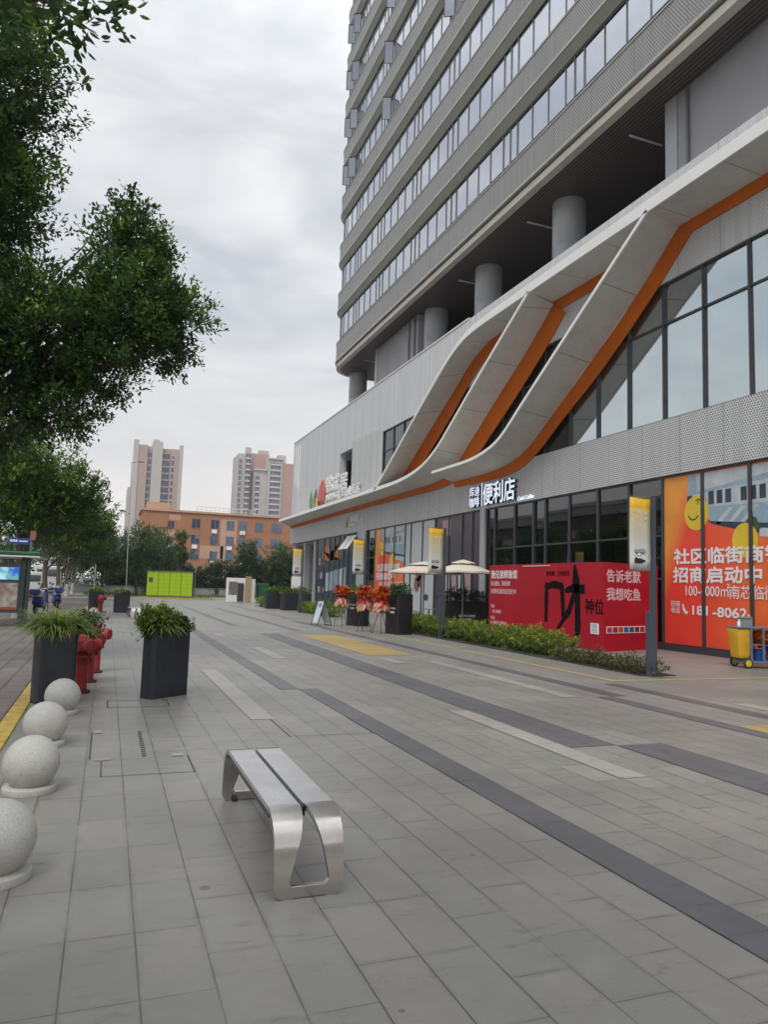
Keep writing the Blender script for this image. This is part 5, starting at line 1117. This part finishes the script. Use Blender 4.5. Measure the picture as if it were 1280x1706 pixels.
# ------------------------------------------------------------------ cleaning cart with its load
M['cart'] = pm('blue_grey_plastic', (.14, .17, .25), .5, var=.15); M['bag'] = pm('yellow_vinyl_bag', (.66, .36, .015), .45, var=.15, scale=5, bmp=.2); M['bluep'] = pm('blue_plastic', (.015, .09, .42), .4, var=.1); M['straw'] = pm('straw_bristle', (.33, .21, .10), .9, var=.4, scale=25); M['yelwheel'] = pm('yellow_plastic', (.62, .46, .03), .45)
LC = (14.25, 12.95, 0)
t = thing('cleaning_cart', LC, 'grey blue janitor cart with a yellow bag parked before the orange film', 'cart', rz=R(-12))
MB().box(-.45, .75, -.22, .22, .10, .16).build('lower_deck', M['cart'], t, bevel=.015); MB().box(-.60, .72, -.23, .23, .90, .94).build('top_tray', M['cart'], t, bevel=.012); MB().box(-.28, .70, -.20, .20, .52, .545).build('shelf', M['cart'], t, bevel=.008)
for x, y in ((-.26, -.20), (-.26, .20), (.05, -.2), (.68, -.20), (.68, .20)): MB().box(x - .025, x + .025, y - .02, y + .02, .16, .90).build('upright', M['cart'], t)
r = [[(-.60 + a, b, z) for a, b in ((0, -.2), (.32 - k2, -.2), (.32 - k2, .2), (0, .2))] for z, k2 in ((.895, 0), (.6, .01), (.30, .05), (.22, .09))]
r = [[(x + (.895 - z) * .10, y * (1 - (.9 - z) * .2), z) for x, y, z in q] for q in r]
MB().loft(r).build('waste_bag', M['bag'], t, bevel=.025, smooth=True)
for y in (-.25, .25):
    wh = MB().lathe([(.03, -.025), (.10, -.022), (.115, -.012), (.115, .012), (.10, .022), (.03, .025)], (-.38, y, .115), 24, 'Y').build('wheel', M['rubber'], t, smooth=True)
    MB().lathe([(.02, -.034), (.075, -.030), (.075, .030), (.02, .034)], (-.38, y, .115), 18, 'Y').build('wheel_rim', M['yelwheel'], wh)
for y in (-.18, .18): MB().lathe([(.02, -.015), (.05, -.014), (.05, .014), (.02, .015)], (.68, y, .052), 14, 'Y').build('caster', M['rubber'], t)
def at_cart(x, y, z): a = R(-12); return (LC[0] + x * math.cos(a) - y * math.sin(a), LC[1] + x * math.sin(a) + y * math.cos(a), z)
def bucket(loc, label, r0, r1, h):
    b = thing('bucket', loc, label, 'bucket', 'blue buckets on the cart'); MB().lathe([(r0, 0), (r1, h - .02), (r1 + .012, h - .02), (r1 + .012, h), (r1 - .01, h), (r0 - .01, .02), (.001, .02)], n=22).build('bucket_body', M['bluep'], b, smooth=True)
    MB().tube([(r1 * math.cos(R(a)), r1 * .2, h - .03 - r1 * .6 * math.sin(R(a))) for a in range(0, 181, 15)], .005, 5).build('handle', M['frame_grey'], b)
bucket(at_cart(.42, -.02, .162), 'bright blue bucket on the lower deck of the cleaning cart', .12, .165, .34)
bucket(at_cart(.08, .02, .162), 'smaller blue bucket beside the waste bag on the cart', .10, .14, .26)
t = thing('broom', at_cart(.52, .1, .945), 'straw broom standing bristles up on the cleaning cart', 'broom')
MB().tube([(.02, 0, 0), (.0, 0, .32)], .013, 8).build('broom_handle', M['wood'], t); n = 260; g = np.random.default_rng(5); a = g.uniform(0, 6.28, n); rr = np.sqrt(g.random(n)) * .04
leafmesh('bristles', np.column_stack([rr * np.cos(a), rr * np.sin(a) * .5, np.full(n, .26)]), np.column_stack([np.cos(a) * rr * 4.2, np.sin(a) * rr * 2, np.ones(n)]), g.normal(size=(n, 3)), g.uniform(.42, .62, n), .014, g.random(n), leafm('straw', (.22, .13, .06), (.36, .23, .11), (.45, .32, .17), .1), t)
t = thing('wet_floor_sign', at_cart(-.05, .24, .80), 'grey flat board leaning up behind the cart tray', 'board'); MB().box(-.22, .18, 0, .02, 0, .36).build('board', pm('grey_board', (.30, .31, .31), .6), t, bevel=.004); MB().box(-.20, .16, -.006, .0, .30, .33).build('board_trim', M['frame_grey'], t)
t = thing('cleaning_cloth', at_cart(.18, .0, .547), 'crumpled orange cloth bundle on the cart shelf', 'cloth'); crown('cloth_fold', [(0, 0, .12, .17, .12, .10)], 60, 8, .12, M['petal_orange'], t, 4, (0, 0, 0), twig=.05, wr=1.1, spray=0)
t = thing('spray_bottle', at_cart(-.42, 0, .942), 'small white bottles standing on the cart tray by the bag', 'bottle'); MB().lathe([(.035, 0), (.035, .10), (.014, .13), (.014, .17)], n=14).build('bottle', M['print_white'], t, smooth=True); MB().box(-.04, .02, -.012, .012, .171, .2).build('trigger', M['bluep'], t)

# ------------------------------------------------------------------ bus shelter, street sign, scooters, lamp mast
M['green'] = pm('green_painted_steel', (.015, .11, .04), .45, var=.3); M['dkgreen'] = pm('dark_green_frame', (.025, .04, .045), .5, var=.2)
LS = (-2.5, 25.3, 0); t = thing('bus_shelter', LS, 'green roofed bus shelter with a screen and poster panel', 'bus shelter')
MB(LS).box(-4.3, -2.0, 25.1, 28.6, 2.20, 2.32).build('roof', M['green'], t, bevel=.03); MB(LS).box(-4.28, -2.02, 25.12, 28.5, 2.15, 2.198).build('roof_soffit', M['lampwhite'], t)
for x, y in ((-2.47, 25.3), (-4.1, 25.3), (-2.60, 28.0), (-4.1, 28.0)): MB(LS).box(x - .06, x + .06, y - .05, y + .05, 0, 2.149).build('post', M['dkgreen'], t, bevel=.008)
MB(LS).box(-2.36, -2.30, 25.2, 25.32, 0, 2.149).build('post', M['dkgreen'], t)
f = MB(LS).box(-3.98, -2.54, 25.26, 25.34, .42, 1.95).build('panel_case', M['frame'], t)
m_, n_, l_, b_ = nodes('blue_screen_picture'); t_ = n_.new('ShaderNodeTexCoord'); s_ = n_.new('ShaderNodeSeparateXYZ'); l_.new(t_.outputs['Object'], s_.inputs[0])
f_ = noise(n_, l_, 4, 4); c_ = mix(n_, l_, (.35, .62, .75), (.02, .09, .50), mth(n_, l_, 'GREATER_THAN', s_.outputs['X'], -.38)); c_ = mix(n_, l_, c_, (.12, .35, .40), ramp(n_, l_, f_, .45, .6)); l_.new(c_, b_.inputs['Base Color']); l_.new(c_, b_.inputs['Emission Color']); b_.inputs['Emission Strength'].default_value = .5
MB(LS).box(-3.92, -2.58, 25.245, 25.258, 1.44, 1.82).build('screen', m_, f)
m_, n_, l_, b_ = nodes('shelter_poster_print'); t_ = n_.new('ShaderNodeTexCoord'); s_ = n_.new('ShaderNodeSeparateXYZ'); l_.new(t_.outputs['Object'], s_.inputs[0]); f_ = noise(n_, l_, 3, 4)
c_ = mix(n_, l_, (.42, .40, .36), (.24, .17, .15), ramp(n_, l_, f_, .4, .6)); c_ = mix(n_, l_, c_, (.30, .07, .03), mth(n_, l_, 'LESS_THAN', s_.outputs['Z'], .60)); l_.new(c_, b_.inputs['Base Color'])
MB(LS).box(-3.92, -2.58, 25.245, 25.258, .52, 1.34).build('poster', m_, f)
LS = (-2.42, 26.6, 0); t = thing('street_sign', LS, 'blue street name sign on a slim grey pole by the shelter', 'street sign'); MB(LS).tube([(-2.42, 26.6, 0), (-2.42, 26.6, 3.0)], .045, 12).build('pole', M['frame_grey'], t, smooth=True)
sp = MB(LS).box(-3.12, -2.47, 26.58, 26.60, 2.60, 2.80).build('name_plate', pm('blue_plate', (.02, .07, .35), .4), t)
m = MB(LS)
for k in range(3): m.box(-3.06 + k * .075, -3.0 + k * .075, 26.572, 26.579, 2.67, 2.75)
m.box(-2.80, -2.54, 26.572, 26.579, 2.68, 2.72).build('plate_marking', M['print_white'], sp)
MB(LS).box(-2.47, -2.30, 26.52, 26.54, 2.75, 3.05).build('small_plate', pm('reddish_plate', (.35, .12, .10), .5), t)
M['blue_cover'] = pm('blue_scooter_paint', (.012, .03, .20), .35, var=.3, scale=8)
M['seatcov'] = pm('pale_seat_cover', (.45, .46, .44), .6, var=.2, scale=8); M['chrome'] = pm('chrome', (.6, .6, .6), .2, metal=1)
def scooter(loc, label, rz):
    t = thing('parked_scooter', loc, label, 'scooter', 'scooters parked by the kerb', rz)
    for x in (-.58, .58):
        w_ = MB().lathe([(.10, -.05), (.19, -.05), (.22, -.03), (.225, 0), (.22, .03), (.19, .05), (.10, .05)], (x, 0, .225), 24, 'Y').build('wheel', M['rubber'], t, smooth=True); MB().lathe([(.02, -.055), (.11, -.052), (.11, .052), (.02, .055)], (x, 0, .225), 16, 'Y').build('rim', M['chrome'], w_)
    MB().loft([[(x, -w_, z0), (x, w_, z0), (x, w_ * .8, z1), (x, -w_ * .8, z1)] for x, w_, z0, z1 in ((-.85, .06, .48, .60), (-.65, .16, .42, .70), (-.30, .18, .26, .72), (-.12, .17, .22, .60), (-.05, .16, .22, .32), (.25, .16, .22, .32), (.34, .17, .25, .45), (.42, .15, .35, .85), (.50, .08, .55, .95))]).build('body', M['blue_cover'], t, smooth=True, bevel=.02)
    MB().loft([[(x, -w_, z0), (x, w_, z0), (x, w_ * .7, z1), (x, -w_ * .7, z1)] for x, w_, z0, z1 in ((-.80, .10, .70, .76), (-.5, .15, .72, .82), (-.15, .14, .70, .80), (-.05, .08, .66, .72))]).build('seat', M['seatcov'], t, smooth=True, bevel=.02)
    MB().tube([(.60, 0, .24), (.50, 0, .70), (.44, 0, 1.0)], .03, 8).build('steering_stem', M['frame'], t); MB().tube([(.36, -.33, 1.06), (.44, -.12, 1.0), (.44, .12, 1.0), (.36, .33, 1.06)], .016, 8).build('handlebar', M['frame'], t)
    MB().lathe([(.001, 0), (.07, .01), (.085, .05), (.06, .10)], (.50, 0, .95), 16, 'X').build('headlight', M['chrome'], t, smooth=True)
    for y in (-.22, .22): MB().tube([(.42, y, 1.04), (.42, y * 1.25, 1.22)], .006, 5).lathe([(.05, -.006), (.05, .006)], (.42, y * 1.3, 1.24), 12, 'X').build('mirror', M['frame'], t)
    MB().loft([[(x, -.07, z), (x, .07, z), (x, .06, z + .03), (x, -.06, z + .03)] for x, z in ((.36, .38), (.5, .47), (.65, .48), (.82, .38))]).build('front_fender', M['blue_cover'], t, smooth=True)
    MB().box(-.95, -.65, -.17, .17, .78, 1.02).build('tail_box', M['blue_cover'], t, bevel=.03); return t
sc_ = scooter((-2.3, 39.6, 0), 'blue scooter with a pale seat parked farthest along the pavement', R(100))
for x, y, lb, a in ((-2.6, 34.6, 'blue scooter with a pale seat parked just past the bus shelter', 75), (-3.3, 33.2, 'blue scooter partly behind the bus shelter panel', 95)):
    c = copy_tree(sc_); c.location = (x, y, 0); c.rotation_euler = (0, 0, R(a)); c['label'] = lb
t = thing('lamp_mast', (1.35, 56.5, 0), 'thin tall grey lamp mast before the dark trees', 'street lamp'); MB().tube([(0, 0, 0), (-.12, 0, 5), (-.22, 0, 10.2)], [.038, .032, .025], 10).build('mast', M['rail'], t, smooth=True); MB().tube([(-.22, 0, 10.1), (.25, 0, 10.25)], .025, 6).build('lamp_arm', M['frame_grey'], t); MB().box(.2, .65, -.08, .08, 10.2, 10.28).build('lamp_head', M['frame_grey'], t, bevel=.02)
t = thing('signal_post', (7.4, 67.3, 0), 'short dark camera post right of the lime lockers', 'post'); MB().tube([(0, 0, 0), (0, 0, 2.3)], .045, 10).build('post', M['frame_grey'], t); MB().box(-.10, .10, -.1, .1, 2.301, 2.75).build('camera_box', M['frame_grey'], t, bevel=.02)
t = thing('signal_post', (-.9, 60.0, 0), 'thin white post behind the far planter by the kerb', 'post'); MB().tube([(0, 0, 0), (0, 0, 2.6)], .035, 8).build('post', M['rail'], t); MB().lathe([(.07, 0), (.07, .02)], n=12).build('base', M['rail'], t)
for x, y, lb, s in ((-5.6, 66, 'white van parked on the road under the trees', 1.0), (-5.7, 83, 'white box truck far along the road under the trees', 1.35)):
    t = thing('parked_van', (x, y, -.13), lb, 'van', 'white vehicles on the road', R(90)); wp = pm('white_van_paint', (.68, .69, .70), .35, var=.1)
    r = [[(u, -.85 * s, z0), (u, .85 * s, z0), (u, .78 * s, z1), (u, -.78 * s, z1)] for u, z0, z1 in ((-2.2 * s, .4, 1.95 * s), (-2.15 * s, .3, 2.0 * s), (1.2, .3, 2.0 * s), (1.8, .3, 1.15 * s), (2.3, .32, 1.0 * s), (2.36, .4, .8))]
    MB().loft(r).build('body', wp, t, bevel=.05)
    MB().box(-2.225 * s, -2.19 * s, -.66 * s, .66 * s, 1.25 * s, 1.75 * s).build('rear_window', M['dark_glass'], t); MB().box(-2.25 * s, -2.19 * s, -.80 * s, .80 * s, .36, .52).build('bumper', M['frame'], t)
    for yy in (-.74, .74): MB().box(-2.225 * s, -2.19 * s, yy * s - .06, yy * s + .06, .75 * s, 1.1 * s).build('tail_light', M['red'], t)
    for u in (-1.4 * s, 1.5):
        for yy in (-.80, .80): MB().lathe([(.1, -.1), (.30, -.1), (.32, 0), (.30, .1), (.1, .1)], (u, yy * s, .32), 18, 'Y').build('wheel', M['rubber'], t)

# ------------------------------------------------------------------ far side: lockers, boxes, bins, wall
M['lime'] = pm('lime_green_locker', (.36, .55, .005), .45, var=.06, scale=2); M['lime_line'] = pm('lime_seam', (.16, .26, .004), .5)
LL = (5.15, 65.9, 0); t = thing('parcel_lockers', LL, 'lime green parcel locker bank in four columns behind the crossing', 'lockers', rz=R(-20.6))
MB().box(-2.0, 2.0, -.25, .25, .12, .22).build('plinth', M['frame_grey'], t); MB().box(-2.05, 2.05, -.30, .30, 2.24, 2.33).build('roof', M['frame_grey'], t); MB().box(-1.98, 1.98, -.20, .26, .221, 2.239).build('carcass', M['frame'], t)
for k in range(4):
    x0 = -1.97 + k * .99; c = MB().box(x0 + .02, x0 + .97, -.255, -.201, .23, 2.23).build('locker_column', M['lime'], t)
    m = MB(); nr = 6 if k else 3
    for j in range(1, nr): z = .23 + 2.0 * j / nr; m.box(x0 + .03, x0 + .96, -.258, -.2555, z - .008, z + .008)
    m.box(x0 + .49, x0 + .506, -.2585, -.2552, .25, 2.21); m.build('door_seam', M['lime_line'], c)
MB().box(-1.80, -1.45, -.275, -.259, 1.35, 1.75).build('locker_screen', M['dark_glass'], t)
kb = MB(); 
for k in range(9): kb.box(2.4 + k * .7, 3.08 + k * .7, 64.3 - k * .20, 64.5 - k * .20, -.02, .12)
structure(kb.build('island_kerb', M['kerb_yellow'])); kb = MB().box(2.4, 9, 66.95, 67.05, .0, .10); structure(kb.build('island_edge', M['road_pale']))
t = thing('low_wall', (9, 72, 0), 'low grey wall at the back of the far verge', 'wall'); MB((9, 72, 0)).box(-3, 26, 79.1, 79.35, 0, .75).build('wall_body', M['render'], t); MB((9, 72, 0)).box(-3, 26, 79.05, 79.4, .751, .82).build('coping', M['road_pale'], t)
t = thing('notice_stand', (9.6, 58.5, 0), 'white notice board with a picture panel on the far paving edge', 'notice board'); MB().box(-.75, .75, -.06, .06, .0, 1.9).build('board', M['white_edge'], t, bevel=.01); MB().box(-.55, .1, -.068, -.061, .55, 1.6).build('picture', pm('mixed_print', (.25, .2, .2), .5, var=.6, scale=3), t); MB().box(.12, .6, -.20, -.065, .1, 1.5).build('dark_panel', M['frame'], t)
t = thing('board_stack', (10.6, 58.3, 0), 'tall brown board leaning beside the notice board', 'board'); MB().box(-.25, .2, -.1, .1, 0, 2.05).build('board', pm('tan_board', (.42, .30, .18), .7), t); MB().box(.21, .5, -.08, .1, 0, 1.85).build('board', M['white'], t)
M['bin'] = pm('dark_green_bin', (.01, .085, .03), .5, var=.2)
for x, lb in ((13.7, 'dark green wheeled bin, left of two by the far shop corner'), (14.9, 'dark green wheeled bin, right of two by the far shop corner')):
    t = thing('wheeled_bin', (x, 74, 0), lb, 'bin', 'green bins beyond the corner'); MB().box(-.5, .5, -.4, .4, .12, 1.4, 1.1).build('bin_body', M['bin'], t, bevel=.03); MB().box(-.57, .57, -.46, .46, 1.401, 1.52, .9).build('lid', M['bin'], t, bevel=.02)
    for s in (-.4, .4): MB().lathe([(.02, -.03), (.1, -.03), (.1, .03), (.02, .03)], (s, -.36, .1), 12, 'Y').build('wheel', M['rubber'], t)
t = thing('white_panel', (12.6, 50.5, 0), 'plain white upright panel behind the far corner planters', 'panel'); MB().box(-.42, .42, -.04, .04, .3, 2.1).build('panel', M['white_edge'], t, bevel=.01)
for s in (-.35, .35): MB().box(s - .03, s + .03, -.03, .03, 0, .299).build('leg', M['frame_grey'], t)

# ------------------------------------------------------------------ brick block and far towers
M['terra'] = pm('terracotta_render', (.37, .165, .085), .8, var=.12, scale=.25); M['terra_pale'] = pm('pale_patch_render', (.50, .31, .21), .8, var=.12, scale=.4); M['blue_glass'] = glassm('blue_grey_window_glass', (.11, .15, .22), .75, .08)
LB = (5.5, 148, 0); t = thing('terracotta_block', LB, 'long terracotta block with four rows of blue windows', 'building')
MB(LB).box(5.5, 72, 148, 162, 0, 14.9).build('wall', M['terra'], t); MB(LB).box(5.2, 72.3, 147.7, 162.3, 14.901, 15.3).build('parapet', M['terra_pale'], t)
cols = (11.0, 15.8, 19.5, 22.6, 25.1, 28.4, 32.1, 36.5, 40, 44); q = random.Random(3)
for r_, z in enumerate((3.4, 6.6, 9.7, 12.9)):
    for k, x in enumerate(cols):
        if r_ < 1 and k > 7: continue
        w2 = .6 if k == 0 else (.78 if k not in (6,) else 1.1); h2 = .65 if k == 0 else .88; zz = z - (.5 if k == 0 else 0)
        f = MB(LB).box(x - w2, x + w2, 147.955, 147.999, zz - h2, zz + h2).build('window', M['blue_glass'], t)
        m = MB(LB).box(x - w2 - .1, x + w2 + .1, 147.90, 147.998, zz - h2 - .12, zz - h2 - .002).box(x - .05, x + .05, 147.93, 147.954, zz - h2, zz + h2)
        if q.random() < .6: m.box(x + .06, x + w2 - .04, 147.935, 147.953, zz + .1, zz + h2)
        m.build('window_frame', M['frame_grey'], f)
        if q.random() < .35: MB(LB).box(x - .6, x + .4, 147.5, 147.99, zz - h2 - .95, zz - h2 - .2).build('air_conditioner', M['white_edge'], t)
for x0, x1, z0, z1 in ((20.6, 23.9, 9.0, 14.0), (16.8, 21.4, 6.0, 8.6), (20.8, 22, 4, 9), (9.2, 11.8, 10.2, 11.3), (10.6, 12.8, 13.3, 14.3)): MB(LB).box(x0, x1, 147.97, 147.998, z0, z1).build('pale_patch', M['terra_pale'], t)
rr_ = MB(LB)
for k in range(14): rr_.box(16 + k * .9, 16.08 + k * .9, 150, 150.08, 15.0, 16.5)
rr_.box(16, 28, 150, 150.08, 16.4, 16.5).box(16, 28, 150, 150.08, 15.8, 15.88).build('roof_rail', M['white'], t); MB(LB).box(6.5, 11, 152, 156, 15.0, 17.0).build('roof_hut', M['terra_pale'], t)

M['apt_pink'] = pm('pinkish_beige_render', (.40, .30, .265), .85, var=.06, scale=.08); M['apt_pale'] = pm('pale_grey_render', (.46, .43, .415), .85, var=.06, scale=.08); M['apt_win'] = pm('far_window_glass', (.085, .10, .15), .3, var=.4, scale=.3); M['apt_rose'] = pm('rose_render', (.42, .255, .22), .85, var=.06, scale=.08); M['apt_slab'] = pm('balcony_slab', (.56, .53, .53), .8)
def strip(t, loc, x0, x1, y, z0, z1, fl=3.0, slab=True, nm='window_strip', cols=2):
    g = MB(loc).box(x0, x1, y + .02, y + .3, z0, z1).build(nm, M['apt_win'], t); m = MB(loc); z = z0
    while z < z1 - .4:
        m.box(x0 - .05, x1 + .05, y - (.5 if slab else .05), y + .015, z, z + (.9 if slab else .7)); z += fl
    if cols:
        for k in range(1, cols): x = x0 + (x1 - x0) * k / cols; m.box(x - .09, x + .09, y - .03, y + .012, z0, z1)
    m.build('balcony_slab', M['apt_slab' if slab else 'apt_pale'], g)
LA = (17.5, 330, 0); t = thing('apartment_tower', LA, 'pinkish beige apartment tower with dark window strips, farther left', 'building', 'far apartment towers')
MB(LA).box(7.4, 13.0, 331, 350, 0, 60.0).build('wing', M['apt_pink'], t); MB(LA).box(14.9, 19.2, 330, 349, 0, 61.8).build('core', M['apt_pale'], t); MB(LA).box(13.01, 14.89, 332.5, 349, 0, 59.8).build('recess', M['apt_pale'], t); MB(LA).box(19.21, 22.6, 333, 349, 0, 59.4).build('recess', M['apt_pink'], t); MB(LA).box(22.61, 27.4, 331, 350, 0, 59.2).build('wing', M['apt_pink'], t)
MB(LA).box(7.0, 9.2, 330.6, 333, 0, 62.0).build('pier', M['apt_pale'], t); MB(LA).box(26.4, 28.0, 330.6, 333, 0, 61.2).build('pier', M['apt_pale'], t); MB(LA).box(15.2, 17.8, 331, 336, 61.801, 62.8).build('roof_hut', M['apt_pale'], t); MB(LA).box(5.6, 6.99, 332, 349, 0, 41).build('wing', M['apt_pale'], t)
strip(t, LA, 13.15, 14.6, 332.2, 3, 58, slab=False); strip(t, LA, 19.4, 21.0, 332.7, 3, 58, slab=False); strip(t, LA, 21.25, 22.4, 332.7, 3, 57, slab=False, cols=1); strip(t, LA, 23.3, 24.1, 330.7, 6, 56, slab=False, cols=1)
LA = (75, 380, 0); t = thing('apartment_tower', LA, 'rose and grey apartment tower with white balcony slabs, beside the podium', 'building', 'far apartment towers')
MB(LA).box(60.6, 67.0, 381, 400, 0, 69).build('wing', M['apt_pale'], t); MB(LA).box(63.8, 66.9, 380, 381, 0, 72.4).build('pier', M['apt_pale'], t); MB(LA).box(67.01, 77.4, 384, 400, 0, 70.2).build('block', M['apt_rose'], t); MB(LA).box(72.2, 77.2, 385, 390, 70.21, 72.4).build('roof_hut', M['apt_pale'], t)
MB(LA).box(68.6, 75.0, 376, 383.9, 0, 60.0).build('wing', M['apt_pale'], t); MB(LA).box(75.01, 83.2, 375, 383.9, 0, 66.4).build('wing', M['apt_pale'], t); MB(LA).box(83.21, 90.5, 374, 392, 0, 64.6).build('block', M['apt_rose'], t); MB(LA).box(82.6, 86.6, 384, 390, 66.4, 70.6).build('roof_hut', M['apt_pale'], t)
strip(t, LA, 60.9, 62.3, 380.6, 3, 66, slab=False); strip(t, LA, 64.2, 66.6, 379.6, 3, 69); strip(t, LA, 69.0, 71.0, 375.6, 3, 57); strip(t, LA, 76.6, 81.6, 374.5, 3, 64.5, cols=5)
MB(LA).box(68.3, 75.2, 375, 384, 60.01, 60.8).build('roof_slab', M['apt_slab'], t); MB(LA).box(75.2, 83.2, 374, 384, 66.41, 67.1).build('roof_slab', M['apt_slab'], t)

LT = (-32, 78, 0); t = thing('flats_across_the_road', LT, 'pale red flats with open balconies across the road', 'building')
MB(LT).box(-44, -30, 50, 120, 0, 13).build('wall', pm('faded_red_render', (.36, .17, .14), .8), t)
for k in range(1, 5): MB(LT).box(-29.99, -28.9, 50, 120, k * 3 - .3, k * 3 + .75).build('balcony', M['rail'], t)
for k in range(24): MB(LT).box(-29.985, -29.9, 51 + k * 2.9, 52.6 + k * 2.9, .5, 12.2).build('window_bay', M['apt_win'], t)
MB(LT).box(-44.3, -29.6, 49.7, 120.3, 13.01, 13.5).build('roof', M['apt_slab'], t)

# ------------------------------------------------------------------ air
hz = MB().box(-75, 130, -20, 430, -1.2, 75.5).build('haze', bpy.data.materials.new('haze'))
hm_ = hz.data.materials[0]; hm_.use_nodes = True; hn = hm_.node_tree.nodes; hn.remove(hn['Principled BSDF'])
pv = hn.new('ShaderNodeVolumePrincipled'); pv.inputs['Color'].default_value = (.93, .95, 1, 1); pv.inputs['Density'].default_value = .0004; pv.inputs['Anisotropy'].default_value = .2
hm_.node_tree.links.new(pv.outputs[0], hn['Material Output'].inputs['Volume']); hz['kind'] = 'stuff'
